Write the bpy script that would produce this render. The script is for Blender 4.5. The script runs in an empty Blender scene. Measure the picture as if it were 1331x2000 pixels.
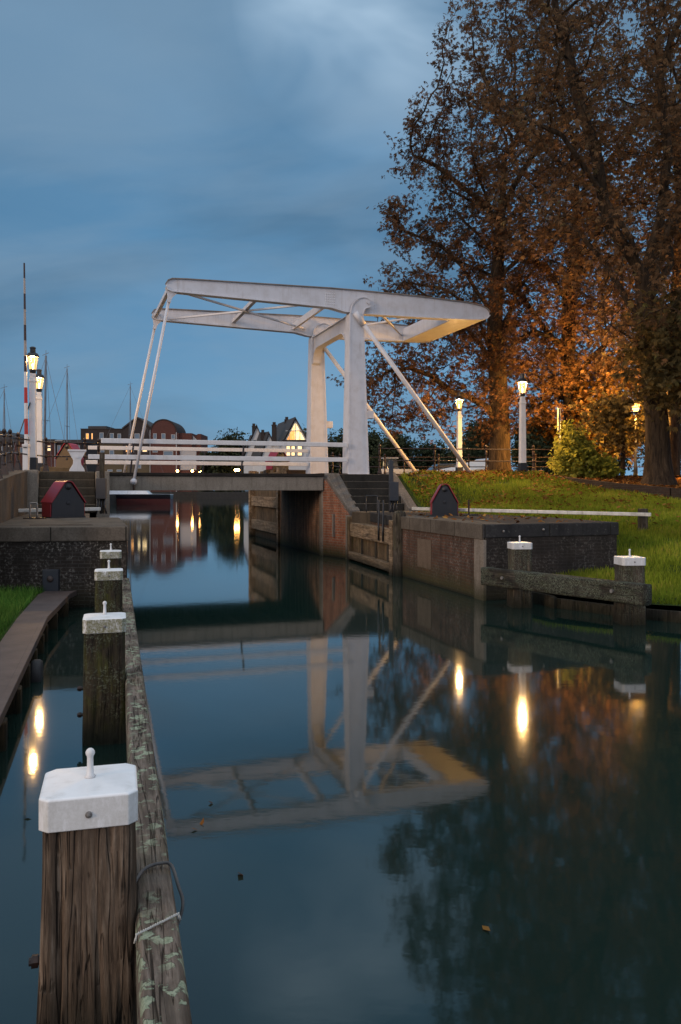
import bpy, math, random
import numpy as np
from mathutils import Vector, Matrix, noise
from mathutils.geometry import delaunay_2d_cdt

random.seed(7)
rng = np.random.default_rng(7)
scene = bpy.context.scene
col = scene.collection
PI = math.pi
H = 2.2                      # eye height above the water
F = 1606.0                   # focal length in photo pixels

def W(px, py, d):            # photo measurement + distance -> metres
    return ((px - 665.5) / F * d, d, H - (py - 955.0) / F * d)
def XA(px, d):
    return (px - 665.5) / F * d

# ------------------------------------------------------------------ objects
def tag(o, label=None, cat=None, group=None, kind=None):
    if label: o['label'] = label
    if cat: o['category'] = cat
    if group: o['group'] = group
    if kind: o['kind'] = kind
    return o

def thing(name, label, cat, loc=(0, 0, 0), rz=0.0, group=None):
    o = bpy.data.objects.new(name, None)
    col.objects.link(o)
    o.empty_display_size = 0.2
    o.location = loc
    o.rotation_euler = (0, 0, rz)
    return tag(o, label, cat, group)

def copy_tree(o, parent=None):
    c = o.copy()
    col.objects.link(c)
    c.parent = parent
    for ch in list(o.children):
        copy_tree(ch, c)
    return c

def world_inv(p):
    m = Matrix.Identity(4)
    while p is not None:
        m = (Matrix.Translation(p.location) @ p.rotation_euler.to_matrix().to_4x4()) @ m
        p = p.parent
    return m.inverted()

class MB:
    def __init__(self):
        self.v = []; self.f = []
    def add(self, vs, fs):
        b = len(self.v)
        self.v += [tuple(p) for p in vs]
        self.f += [tuple(i + b for i in f) for f in fs]
        return self
    def box(self, x0, x1, y0, y1, z0, z1, rz=0, c=None):
        vs = [(x, y, z) for z in (z0, z1) for (x, y) in ((x0, y0), (x1, y0), (x1, y1), (x0, y1))]
        if rz:
            cx, cy = c if c else ((x0 + x1) / 2, (y0 + y1) / 2)
            C, S = math.cos(rz), math.sin(rz)
            vs = [(cx + (x - cx) * C - (y - cy) * S, cy + (x - cx) * S + (y - cy) * C, z) for x, y, z in vs]
        return self.add(vs, [(0, 3, 2, 1), (4, 5, 6, 7), (0, 1, 5, 4), (1, 2, 6, 5), (2, 3, 7, 6), (3, 0, 4, 7)])
    def taper(self, b, t, z0, z1):       # b,t = (x0,x1,y0,y1)
        vs = [(b[0], b[2], z0), (b[1], b[2], z0), (b[1], b[3], z0), (b[0], b[3], z0),
              (t[0], t[2], z1), (t[1], t[2], z1), (t[1], t[3], z1), (t[0], t[3], z1)]
        return self.add(vs, [(0, 3, 2, 1), (4, 5, 6, 7), (0, 1, 5, 4), (1, 2, 6, 5), (2, 3, 7, 6), (3, 0, 4, 7)])
    def prism(self, poly, z0, z1):       # poly in xy
        n = len(poly)
        a = sum(poly[i][0] * poly[(i + 1) % n][1] - poly[(i + 1) % n][0] * poly[i][1] for i in range(n))
        if a < 0: poly = poly[::-1]
        vs = [(x, y, z0) for x, y in poly] + [(x, y, z1) for x, y in poly]
        fs = [tuple(range(n - 1, -1, -1)), tuple(range(n, 2 * n))]
        fs += [(i, (i + 1) % n, n + (i + 1) % n, n + i) for i in range(n)]
        return self.add(vs, fs)
    def plate(self, poly, y0, y1):       # poly in xz, extruded along y
        n = len(poly)
        a = sum(poly[i][0] * poly[(i + 1) % n][1] - poly[(i + 1) % n][0] * poly[i][1] for i in range(n))
        if a < 0: poly = poly[::-1]
        vs = [(x, y0, z) for x, z in poly] + [(x, y1, z) for x, z in poly]
        fs = [tuple(range(n)), tuple(range(2 * n - 1, n - 1, -1))]
        fs += [(i, n + i, n + (i + 1) % n, (i + 1) % n) for i in range(n)]
        return self.add(vs, fs)
    def strip(self, line, y0, y1, th):   # ribbon along an xz polyline, y wide, th thick (flange / bent sheet)
        up = []
        n = len(line)
        for i in range(n):
            a = Vector(line[max(0, i - 1)]); b = Vector(line[min(n - 1, i + 1)])
            d = (b - a).normalized()
            up.append((line[i][0] - d.y * th, line[i][1] + d.x * th))
        vs = []
        for (x, z), (xu, zu) in zip(line, up):
            vs += [(x, y0, z), (x, y1, z), (xu, y1, zu), (xu, y0, zu)]
        fs = [(0, 1, 2, 3), tuple(4 * (n - 1) + k for k in (3, 2, 1, 0))]
        for i in range(n - 1):
            b = 4 * i
            for k in range(4):
                fs.append((b + k, b + 4 + k, b + 4 + (k + 1) % 4, b + (k + 1) % 4))
        return self.add(vs, fs)
    def tube(self, pts, rad, n=8, cap=True):
        pts = [Vector(p) for p in pts]
        if not hasattr(rad, '__len__'): rad = [rad] * len(pts)
        vs = []; fs = []
        prev = None
        for i, p in enumerate(pts):
            d = (pts[min(i + 1, len(pts) - 1)] - pts[max(i - 1, 0)]).normalized()
            if prev is None:
                a = d.orthogonal().normalized()
            else:
                a = (prev - d * prev.dot(d)).normalized()
            prev = a
            b = d.cross(a)
            for k in range(n):
                t = 2 * PI * k / n
                vs.append(p + (a * math.cos(t) + b * math.sin(t)) * rad[i])
        for i in range(len(pts) - 1):
            for k in range(n):
                fs.append((i * n + k, i * n + (k + 1) % n, (i + 1) * n + (k + 1) % n, (i + 1) * n + k))
        if cap:
            fs.append(tuple(range(n - 1, -1, -1)))
            fs.append(tuple((len(pts) - 1) * n + k for k in range(n)))
        return self.add(vs, fs)
    def bar(self, p0, p1, w, h, roll=0.0):   # rectangular bar from p0 to p1
        p0 = Vector(p0); p1 = Vector(p1)
        d = (p1 - p0).normalized()
        up = Vector((0, 0, 1)) if abs(d.z) < 0.95 else Vector((0, 1, 0))
        a = d.cross(up).normalized(); b = a.cross(d).normalized()
        vs = []
        for p in (p0, p1):
            for (i, j) in ((-1, -1), (1, -1), (1, 1), (-1, 1)):
                vs.append(p + a * (i * w / 2) + b * (j * h / 2))
        return self.add(vs, [(0, 1, 2, 3), (7, 6, 5, 4), (0, 4, 5, 1), (1, 5, 6, 2), (2, 6, 7, 3), (3, 7, 4, 0)])
    def lathe(self, prof, c=(0, 0, 0), n=12, rot=0.0, sq=1.0):
        vs = []; fs = []
        m = len(prof)
        for r, z in prof:
            for k in range(n):
                t = 2 * PI * k / n + rot
                vs.append((c[0] + r * math.cos(t), c[1] + r * sq * math.sin(t), c[2] + z))
        for i in range(m - 1):
            for k in range(n):
                fs.append((i * n + k, i * n + (k + 1) % n, (i + 1) * n + (k + 1) % n, (i + 1) * n + k))
        fs.append(tuple(range(n - 1, -1, -1)))
        fs.append(tuple((m - 1) * n + k for k in range(n)))
        return self.add(vs, fs)
    def ball(self, c, r, n=10, m=6):
        return self.lathe([(r * max(0.02, math.sin(PI * i / m)), -r * math.cos(PI * i / m)) for i in range(m + 1)], c, n)
    def build(self, name, mat, parent=None, world=False, smooth=False, bevel=0.0, seg=2, uv=True):
        me = bpy.data.meshes.new(name)
        vs = self.v
        if world and parent is not None:
            mi = world_inv(parent)
            vs = [tuple(mi @ Vector(p)) for p in vs]
        me.from_pydata(vs, [], self.f)
        me.validate()
        me.update()
        if uv:
            ul = me.uv_layers.new(name='UVMap')
            nl = len(me.loops)
            out = np.zeros(nl * 2, dtype=np.float32)
            V = me.vertices
            for p in me.polygons:
                nx, ny, nz = p.normal
                hl = math.hypot(nx, ny)
                for li in p.loop_indices:
                    x, y, z = V[me.loops[li].vertex_index].co
                    if abs(nz) > 0.75 or hl < 1e-6:
                        out[2 * li] = x; out[2 * li + 1] = y
                    else:
                        out[2 * li] = (-ny * x + nx * y) / hl; out[2 * li + 1] = z
            ul.data.foreach_set('uv', out)
        if mat is not None: me.materials.append(mat)
        if smooth:
            me.polygons.foreach_set('use_smooth', [True] * len(me.polygons))
        o = bpy.data.objects.new(name, me)
        col.objects.link(o)
        if parent is not None: o.parent = parent
        if bevel:
            b = o.modifiers.new('bevel', 'BEVEL')
            b.width = bevel; b.segments = seg; b.limit_method = 'ANGLE'; b.angle_limit = math.radians(35)
        return o

def offset_poly(poly, d):
    n = len(poly)
    a = sum(poly[i][0] * poly[(i + 1) % n][1] - poly[(i + 1) % n][0] * poly[i][1] for i in range(n))
    if a < 0: poly = poly[::-1]
    out = []
    for i in range(n):
        p0 = Vector(poly[i - 1]); p1 = Vector(poly[i]); p2 = Vector(poly[(i + 1) % n])
        e1 = (p1 - p0).normalized(); e2 = (p2 - p1).normalized()
        n1 = Vector((e1.y, -e1.x)); n2 = Vector((e2.y, -e2.x))
        m = n1 + n2
        k = d / max(0.35, (1 + n1.dot(n2)))
        out.append((p1.x + m.x * k, p1.y + m.y * k))
    return out

def fast_mesh(name, verts, loops_per_face, mat, parent=None, tint=None):
    """verts (N,3) where each face uses loops_per_face consecutive verts; tint per face"""
    n = len(verts); k = loops_per_face; nf = n // k
    me = bpy.data.meshes.new(name)
    me.vertices.add(n); me.loops.add(n); me.polygons.add(nf)
    me.vertices.foreach_set('co', np.asarray(verts, dtype=np.float32).ravel())
    me.loops.foreach_set('vertex_index', np.arange(n, dtype=np.int32))
    me.polygons.foreach_set('loop_start', np.arange(nf, dtype=np.int32) * k)
    if tint is not None:
        at = me.attributes.new('tint', 'FLOAT', 'FACE')
        at.data.foreach_set('value', np.asarray(tint, dtype=np.float32))
    me.materials.append(mat)
    me.update(calc_edges=True)
    o = bpy.data.objects.new(name, me)
    col.objects.link(o)
    if parent is not None: o.parent = parent
    return o

# ------------------------------------------------------------------ materials
class NT:
    def __init__(self, name):
        self.m = bpy.data.materials.new(name)
        self.m.use_nodes = True
        self.t = self.m.node_tree
        self.t.nodes.clear()
        self.out = self.t.nodes.new('ShaderNodeOutputMaterial')
    def n(self, typ, **kw):
        nd = self.t.nodes.new(typ)
        for k, v in kw.items():
            setattr(nd, k, v)
        return nd
    def set(self, sock, v):
        if isinstance(v, bpy.types.NodeSocket): self.t.links.new(v, sock)
        elif hasattr(v, '__len__') and len(v) == 3 and sock.type == 'RGBA': sock.default_value = (*v, 1)
        else: sock.default_value = v
    def coord(self, kind='Object', scale=None, rot=None, loc=None):
        c = self.n('ShaderNodeTexCoord').outputs[kind]
        if scale is None and rot is None and loc is None: return c
        mp = self.n('ShaderNodeMapping')
        self.set(mp.inputs['Vector'], c)
        if scale: mp.inputs['Scale'].default_value = scale
        if rot: mp.inputs['Rotation'].default_value = rot
        if loc: mp.inputs['Location'].default_value = loc
        return mp.outputs[0]
    def noise(self, vec, scale=1.0, detail=4, rough=0.55, dist=0.0, color=False):
        nd = self.n('ShaderNodeTexNoise')
        self.set(nd.inputs['Vector'], vec)
        nd.inputs['Scale'].default_value = scale; nd.inputs['Detail'].default_value = detail
        nd.inputs['Roughness'].default_value = rough; nd.inputs['Distortion'].default_value = dist
        return nd.outputs['Color' if color else 'Fac']
    def voro(self, vec, scale=1.0, feature='F1', out='Distance', rnd=1.0):
        nd = self.n('ShaderNodeTexVoronoi', feature=feature)
        self.set(nd.inputs['Vector'], vec)
        nd.inputs['Scale'].default_value = scale; nd.inputs['Randomness'].default_value = rnd
        return nd.outputs[out]
    def ramp(self, fac, stops, interp='LINEAR'):
        nd = self.n('ShaderNodeValToRGB')
        nd.color_ramp.interpolation = interp
        e = nd.color_ramp.elements
        while len(e) < len(stops): e.new(0.5)
        for el, (p, c) in zip(e, stops):
            el.position = p
            el.color = (c, c, c, 1) if not hasattr(c, '__len__') else (*c, 1)
        self.set(nd.inputs[0], fac)
        return nd.outputs[0]
    def mix(self, fac, a, b, mode='MIX'):
        nd = self.n('ShaderNodeMix', data_type='RGBA', blend_type=mode)
        self.set(nd.inputs[0], fac); self.set(nd.inputs[6], a); self.set(nd.inputs[7], b)
        return nd.outputs[2]
    def math(self, op, a, b=None, clamp=False):
        nd = self.n('ShaderNodeMath', operation=op, use_clamp=clamp)
        self.set(nd.inputs[0], a)
        if b is not None: self.set(nd.inputs[1], b)
        return nd.outputs[0]
    def sep(self, vec):
        nd = self.n('ShaderNodeSeparateXYZ'); self.set(nd.inputs[0], vec)
        return nd.outputs
    def bump(self, h, strength=0.5, dist=0.02, normal=None):
        nd = self.n('ShaderNodeBump')
        self.set(nd.inputs['Height'], h)
        nd.inputs['Strength'].default_value = strength; nd.inputs['Distance'].default_value = dist
        if normal is not None: self.set(nd.inputs['Normal'], normal)
        return nd.outputs[0]
    def attr(self, name, out='Fac'):
        return self.n('ShaderNodeAttribute', attribute_name=name).outputs[out]
    def rand(self):
        return self.n('ShaderNodeObjectInfo').outputs['Random']
    def pos(self):
        return self.n('ShaderNodeNewGeometry').outputs['Position']
    def principled(self, color, rough=0.6, normal=None, metal=0.0, spec=0.5, emit=None, estr=0.0, **kw):
        b = self.n('ShaderNodeBsdfPrincipled')
        self.set(b.inputs['Base Color'], color); self.set(b.inputs['Roughness'], rough)
        b.inputs['Metallic'].default_value = metal
        b.inputs['Specular IOR Level'].default_value = spec
        if normal is not None: self.set(b.inputs['Normal'], normal)
        if emit is not None:
            self.set(b.inputs['Emission Color'], emit); b.inputs['Emission Strength'].default_value = estr
        self.t.links.new(b.outputs[0], self.out.inputs[0])
        return self.m
MAT = {}
def mat_simple(key, c1, c2, rough=0.6, nscale=6.0, bump=0.15, bdist=0.01, metal=0.0, spec=0.4, stretch=(1, 1, 1)):
    k = NT(key)
    v = k.coord('Object', scale=stretch)
    f = k.noise(v, nscale, 6, 0.6)
    c = k.ramp(f, [(0.3, c1), (0.7, c2)])
    MAT[key] = k.principled(c, rough, k.bump(k.noise(v, nscale * 4, 5), bump, bdist), metal, spec)
    return MAT[key]

# ---- water: dark canal water, almost still
k = NT('water')
p = k.coord('Object')
n1 = k.noise(k.coord('Object', scale=(1.0, 1.6, 1.0)), 5.5, 3, 0.5)
n2 = k.noise(p, 0.9, 2, 0.5)
hgt = k.math('ADD', k.math('MULTIPLY', n1, 0.35), n2)
bmp = k.bump(hgt, 0.05, 0.02)
big = k.noise(p, 0.16, 3, 0.5)
c = k.ramp(big, [(0.3, (0.0070, 0.0185, 0.0150)), (0.7, (0.0095, 0.0245, 0.0200))])
b = k.n('ShaderNodeBsdfPrincipled')
k.set(b.inputs['Base Color'], c)
k.set(b.inputs['Roughness'], k.ramp(big, [(0.25, 0.038), (0.75, 0.055)]))
b.inputs['IOR'].default_value = 1.75
k.set(b.inputs['Normal'], bmp)
k.t.links.new(b.outputs[0], k.out.inputs[0])
MAT['water'] = k.m

# ---- brick
def mat_brick(key, c1, c2, mortar, dirt, algae=0.6, wet=True, scale=1.0, dirtamt=0.5, efflo=0.0, bump=0.6, streak=0.55):
    k = NT(key)
    uv = k.coord('UV')
    br = k.n('ShaderNodeTexBrick')
    k.set(br.inputs['Vector'], uv)
    br.offset = 0.5
    br.inputs['Color1'].default_value = (*c1, 1); br.inputs['Color2'].default_value = (*c2, 1)
    br.inputs['Mortar'].default_value = (*mortar, 1)
    br.inputs['Scale'].default_value = 1.0
    br.inputs['Mortar Size'].default_value = 0.008 * scale
    br.inputs['Mortar Smooth'].default_value = 0.3
    br.inputs['Brick Width'].default_value = 0.215 * scale
    br.inputs['Row Height'].default_value = 0.068 * scale
    P = k.pos()
    big = k.noise(P, 1.1, 6, 0.65)
    med = k.noise(P, 5.0, 6, 0.6)
    c = k.mix(k.ramp(med, [(0.35, 0.0), (0.75, 0.75)]), br.outputs['Color'], (c2[0] * 0.45, c2[1] * 0.45, c2[2] * 0.45))
    c = k.mix(k.math('MULTIPLY', k.ramp(big, [(0.38, 0), (0.62, 1)]), dirtamt), c, dirt)
    if efflo:
        e = k.math('MULTIPLY', k.ramp(k.noise(P, 22, 4, 0.7), [(0.53, 0), (0.62, 1)]), k.ramp(k.noise(P, 1.7, 3), [(0.40, 0), (0.55, 1)]))
        c = k.mix(k.math('MULTIPLY', e, efflo), c, (0.32, 0.29, 0.25))
    z = k.sep(P)[2]
    if wet:
        # streaks running down and a wet algae band above the waterline
        st = k.noise(k.coord('UV', scale=(4.2, 0.35, 1)), 1.0, 6, 0.65)
        c = k.mix(k.math('MULTIPLY', k.ramp(st, [(0.45, 0), (0.66, 1)]), streak), c, (0.018, 0.014, 0.010))
        zz = k.math('ADD', z, k.math('MULTIPLY', k.math('SUBTRACT', med, 0.5), 0.5))
        al = k.ramp(zz, [(0.12, 1.0), (0.55, 0.0)])
        c = k.mix(k.math('MULTIPLY', al, algae), c, (0.035, 0.036, 0.012))
        c = k.mix(k.ramp(z, [(0.0, 0.85), (0.10, 0.0)]), c, (0.008, 0.010, 0.007))
    hh = k.math('ADD', k.math('MULTIPLY', br.outputs['Fac'], -1.0), k.math('MULTIPLY', k.noise(P, 40, 4), 0.6))
    MAT[key] = k.principled(c, 0.85, k.bump(hh, bump, 0.01), 0, 0.2)
    return MAT[key]
mat_brick('brick_lock', (0.16, 0.070, 0.042), (0.10, 0.050, 0.035), (0.13, 0.115, 0.095), (0.05, 0.038, 0.026), algae=0.8, efflo=0.5)
mat_brick('brick_red_lock', (0.50, 0.25, 0.135), (0.38, 0.175, 0.095), (0.22, 0.18, 0.13), (0.15, 0.105, 0.062), algae=0.95, efflo=0.6, dirtamt=0.6, streak=0.8)
mat_brick('brick_wing', (0.40, 0.135, 0.065), (0.27, 0.090, 0.048), (0.30, 0.25, 0.19), (0.13, 0.075, 0.045), algae=0.9, efflo=0.4, dirtamt=0.35, streak=0.35, scale=1.25)
mat_brick('brick_dark', (0.060, 0.042, 0.033), (0.038, 0.028, 0.024), (0.11, 0.10, 0.085), (0.020, 0.018, 0.015), algae=0.3, efflo=0.9, dirtamt=0.75)
mat_brick('brick_lock_shaded', (0.045, 0.034, 0.029), (0.032, 0.025, 0.022), (0.060, 0.054, 0.047), (0.016, 0.015, 0.014), algae=0.3, efflo=0.22, dirtamt=0.75)
mat_brick('brick_low', (0.06, 0.035, 0.022), (0.045, 0.028, 0.02), (0.06, 0.05, 0.04), (0.02, 0.018, 0.01), wet=False, dirtamt=0.5)
mat_brick('house_red', (0.14, 0.048, 0.036), (0.10, 0.036, 0.029), (0.12, 0.08, 0.07), (0.07, 0.03, 0.025), wet=False, dirtamt=0.4, bump=0.2)
mat_brick('house_brown', (0.050, 0.038, 0.036), (0.040, 0.031, 0.030), (0.055, 0.048, 0.042), (0.05, 0.04, 0.035), wet=False, dirtamt=0.4, bump=0.2)
mat_brick('house_yellow', (0.15, 0.112, 0.064), (0.125, 0.092, 0.053), (0.13, 0.11, 0.08), (0.10, 0.075, 0.045), wet=False, dirtamt=0.3, bump=0.2)

# ---- stone / concrete
def mat_stone(key, c1, c2, dirt, wet=False, rough=0.7, joint=None, lichen=0.0, riser_shade=0.0):
    k = NT(key)
    P = k.pos()
    big = k.noise(P, 1.6, 6, 0.65)
    fine = k.noise(P, 28, 6, 0.7)
    c = k.ramp(big, [(0.3, c1), (0.7, c2)])
    c = k.mix(k.ramp(fine, [(0.35, 0.45), (0.6, 0.0)]), c, dirt)
    st = k.noise(k.coord('UV', scale=(6, 0.8, 1)), 1.0, 6, 0.65)
    c = k.mix(k.math('MULTIPLY', k.ramp(st, [(0.5, 0), (0.72, 1)]), 0.6), c, dirt)
    h = k.math('ADD', fine, k.math('MULTIPLY', big, 1.5))
    if lichen:
        l = k.ramp(k.noise(P, 16, 5, 0.7), [(0.60, 0), (0.66, 1)])
        c = k.mix(k.math('MULTIPLY', l, lichen), c, (0.33, 0.32, 0.27))
    if joint:
        br = k.n('ShaderNodeTexBrick')
        k.set(br.inputs['Vector'], k.coord('UV'))
        br.inputs['Scale'].default_value = 1
        br.inputs['Brick Width'].default_value = joint; br.inputs['Row Height'].default_value = 6.0
        br.inputs['Mortar Size'].default_value = 0.012; br.offset = 0.0
        c = k.mix(br.outputs['Fac'], c, (0.02, 0.018, 0.014))
        h = k.math('SUBTRACT', h, k.math('MULTIPLY', br.outputs['Fac'], 3.0))
    if wet:
        z = k.sep(P)[2]
        al = k.ramp(k.math('ADD', z, k.math('MULTIPLY', k.math('SUBTRACT', big, 0.5), 0.6)), [(0.1, 1.0), (0.5, 0.0)])
        c = k.mix(k.math('MULTIPLY', al, 0.85), c, (0.03, 0.032, 0.014))
    if riser_shade:
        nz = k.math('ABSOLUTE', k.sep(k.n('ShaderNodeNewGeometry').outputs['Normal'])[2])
        c = k.mix(k.ramp(nz, [(0.05, riser_shade), (0.5, 0.0)]), c, (dirt[0] * .5, dirt[1] * .5, dirt[2] * .5))  # shade painted in: upright faces darker than the sky-lit treads
    MAT[key] = k.principled(c, 0.92, k.bump(h, 0.35, 0.012), 0, 0.10)
    return MAT[key]
mat_stone('coping', (0.085, 0.070, 0.056), (0.165, 0.138, 0.11), (0.04, 0.032, 0.024), joint=1.35)
mat_stone('coping_dark', (0.026, 0.026, 0.028), (0.055, 0.053, 0.052), (0.014, 0.013, 0.012), joint=1.5, lichen=0.15)
mat_stone('quoin', (0.18, 0.15, 0.12), (0.27, 0.23, 0.19), (0.07, 0.055, 0.04), wet=True)
mat_stone('patch_mortar', (0.13, 0.095, 0.07), (0.18, 0.135, 0.10), (0.07, 0.05, 0.035), wet=True)
mat_stone('concrete', (0.22, 0.19, 0.155), (0.30, 0.265, 0.22), (0.10, 0.085, 0.065))
mat_stone('stair_stone', (0.060, 0.056, 0.050), (0.13, 0.12, 0.105), (0.025, 0.023, 0.02), lichen=0.35, riser_shade=0.72)
mat_stone('stair_warm', (0.11, 0.088, 0.064), (0.21, 0.17, 0.125), (0.04, 0.032, 0.022), lichen=0.2, riser_shade=0.55)
mat_stone('wall_stained', (0.085, 0.068, 0.052), (0.17, 0.14, 0.11), (0.03, 0.025, 0.018))
mat_stone('parapet', (0.10, 0.09, 0.08), (0.19, 0.17, 0.15), (0.04, 0.035, 0.03), lichen=0.55)
mat_stone('asphalt', (0.045, 0.045, 0.047), (0.06, 0.058, 0.058), (0.03, 0.03, 0.03))

# ---- wood
def mat_wood(key, dark, mid, light, axis='z', moss=0.0, lichen=0.0, wetline=False, crack=1.0, bstr=0.9, lscale=17.0):
    k = NT(key)
    sc = {'z': (1, 1, 0.09), 'x': (0.09, 1, 1), 'y': (1, 0.09, 1)}[axis]
    off = k.n('ShaderNodeVectorMath', operation='SCALE')
    cmb = k.n('ShaderNodeCombineXYZ')
    r = k.rand()
    for i in range(3): k.set(cmb.inputs[i], r)
    k.set(off.inputs[0], cmb.outputs[0]); off.inputs[3].default_value = 13.0
    add = k.n('ShaderNodeVectorMath', operation='ADD')
    k.set(add.inputs[0], k.coord('Object')); k.set(add.inputs[1], off.outputs[0])
    base = add.outputs[0]
    mp = k.n('ShaderNodeMapping'); k.set(mp.inputs[0], base); mp.inputs['Scale'].default_value = sc
    g = mp.outputs[0]
    grain = k.noise(g, 42, 8, 0.68, 0.4)
    broad = k.noise(g, 9, 5, 0.6, 0.6)
    blot = k.noise(base, 4.0, 5, 0.6)
    c = k.ramp(grain, [(0.30, dark), (0.52, mid), (0.72, light)])
    c = k.mix(k.ramp(broad, [(0.38, 0.75), (0.6, 0.0)]), c, dark)
    c = k.mix(k.ramp(blot, [(0.42, 0.0), (0.75, 0.6)]), c, (dark[0] * 0.6, dark[1] * 0.6, dark[2] * 0.6))
    mp2 = k.n('ShaderNodeMapping'); k.set(mp2.inputs[0], base); mp2.inputs['Scale'].default_value = tuple(x if x == 1 else 0.035 for x in sc)
    g2 = mp2.outputs[0]
    cr = k.math('ABSOLUTE', k.math('SUBTRACT', k.noise(g2, 13, 3, 0.5, 0.25), 0.5))
    crk = k.ramp(cr, [(0.0, 1.0), (0.014, 0.0)])
    cr2 = k.math('ABSOLUTE', k.math('SUBTRACT', k.noise(g2, 34, 2, 0.5, 0.2), 0.5))
    crk2 = k.math('MULTIPLY', k.ramp(cr2, [(0.0, 0.8), (0.02, 0.0)]), k.ramp(k.noise(base, 7.0, 3), [(0.46, 0), (0.58, 1)]))
    crk = k.math('MAXIMUM', k.math('MULTIPLY', crk, k.ramp(k.noise(base, 3.0, 3), [(0.36, 0), (0.48, 1)])), crk2)
    c = k.mix(k.math('MULTIPLY', crk, 0.92 * crack), c, (0.004, 0.003, 0.002))
    h = k.math('SUBTRACT', grain, k.math('MULTIPLY', crk, 2.5 * crack))
    h = k.math('ADD', h, k.math('MULTIPLY', broad, 0.8))
    if moss:
        m = k.math('MULTIPLY', k.ramp(k.noise(g, 14, 6, 0.7), [(0.42, 0), (0.62, 1)]), k.ramp(k.noise(base, 5.0, 5, 0.65), [(0.40, 0), (0.6, 1)]))
        c = k.mix(k.math('MULTIPLY', m, moss), c, (0.060, 0.062, 0.010))
    if lichen:
        wob = k.mix(0.10, base, k.noise(base, 22, 4, color=True))
        vz = k.voro(wob, lscale)
        spots = k.ramp(vz, [(0.40, 1), (0.47, 0)])
        zone = k.ramp(k.noise(base, 1.7, 4, 0.65), [(0.43, 0), (0.53, 1)])
        l = k.math('MULTIPLY', spots, zone)
        lc = k.ramp(k.noise(base, 55, 4, 0.7), [(0.3, (0.16, 0.20, 0.13)), (0.7, (0.38, 0.42, 0.30))])
        c = k.mix(k.math('MULTIPLY', l, lichen), c, lc)
        h = k.math('ADD', h, k.math('MULTIPLY', l, 0.8))
    if wetline:
        z = k.sep(k.pos())[2]
        c = k.mix(k.ramp(k.math('ADD', z, k.math('MULTIPLY', blot, 0.2)), [(0.12, 0.9), (0.45, 0.0)]), c, (0.010, 0.011, 0.005))
    MAT[key] = k.principled(c, 0.8, k.bump(h, bstr, 0.012), 0, 0.25)
    return MAT[key]
mat_wood('post_wood', (0.032, 0.021, 0.014), (0.165, 0.115, 0.078), (0.34, 0.26, 0.19), 'z', wetline=True)
mat_wood('post_mossy', (0.016, 0.012, 0.008), (0.045, 0.034, 0.020), (0.095, 0.072, 0.045), 'z', moss=0.9, lichen=0.25, lscale=45.0, wetline=True)
mat_wood('post_grey', (0.028, 0.021, 0.016), (0.10, 0.076, 0.056), (0.21, 0.17, 0.13), 'z', moss=0.3, lichen=0.4, lscale=60.0, wetline=True)
mat_wood('beam_wood', (0.060, 0.046, 0.036), (0.19, 0.150, 0.120), (0.36, 0.295, 0.245), 'y', moss=0.2, lichen=0.95, lscale=15.0)
mat_wood('beam_dark', (0.016, 0.013, 0.010), (0.046, 0.038, 0.029), (0.13, 0.11, 0.088), 'x', moss=0.3, lichen=0.6, lscale=70.0)
mat_wood('gate_wood', (0.13, 0.085, 0.05), (0.40, 0.28, 0.175), (0.58, 0.44, 0.30), 'x', moss=0.3, crack=0.7, wetline=True)
mat_wood('gate_plank', (0.07, 0.046, 0.026), (0.23, 0.15, 0.084), (0.40, 0.28, 0.165), 'z', moss=0.5, crack=0.8, wetline=True)
mat_wood('pile_wood', (0.035, 0.027, 0.020), (0.105, 0.085, 0.064), (0.19, 0.16, 0.125), 'z', moss=0.3, wetline=True)
mat_wood('dock_pile', (0.03, 0.02, 0.012), (0.11, 0.065, 0.032), (0.16, 0.10, 0.05), 'z', moss=0.3, wetline=True)

# ---- painted things
def mat_paint(key, base, rough=0.45, dirt=(0.12, 0.10, 0.07), dirtamt=0.4, moss=0.0, bump=0.08, side=False):
    k = NT(key)
    P = k.coord('Object')
    a = k.noise(P, 3.0, 6, 0.65)
    st = k.noise(k.coord('Object', scale=(12, 12, 1.2)), 1.0, 5, 0.6)
    c = k.mix(k.math('MULTIPLY', k.ramp(a, [(0.45, 0), (0.75, 1)]), dirtamt), base, dirt)
    c = k.mix(k.math('MULTIPLY', k.ramp(st, [(0.55, 0), (0.75, 1)]), dirtamt), c, dirt)
    if moss:
        nz = k.sep(k.n('ShaderNodeNewGeometry').outputs['Normal'])[2]
        vert = k.ramp(k.math('ABSOLUTE', nz), [(0.3, 1), (0.6, 0)])
        m = k.math('MULTIPLY', k.ramp(k.noise(k.coord('Object', scale=(9, 9, 3)), 2.2, 6, 0.7), [(0.37, 0), (0.48, 1)]), vert)
        m2 = k.ramp(k.noise(k.coord('Object'), 60, 4, 0.7), [(0.3, 0.4), (0.6, 1)])
        c = k.mix(k.math('MULTIPLY', k.math('MULTIPLY', m, m2), moss), c, (0.125, 0.110, 0.010))
    MAT[key] = k.principled(c, rough, k.bump(k.noise(P, 30, 5), bump, 0.006), 0, 0.5)
    return MAT[key]
mat_paint('bridge_white', (0.59, 0.595, 0.63), 0.42, dirt=(0.33, 0.29, 0.25), dirtamt=0.35)
mat_paint('rusty_edge_shade', (0.24, 0.20, 0.17), 0.5, dirt=(0.10, 0.06, 0.035), dirtamt=0.6)  # rusty dirt, plus the shade under the flange put into the paint
mat_paint('rail_white', (0.68, 0.67, 0.67), 0.45, dirt=(0.35, 0.30, 0.25), dirtamt=0.3)
mat_paint('cap_clean', (0.80, 0.80, 0.80), 0.40, dirt=(0.22, 0.18, 0.12), dirtamt=0.28, moss=0.25)
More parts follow.
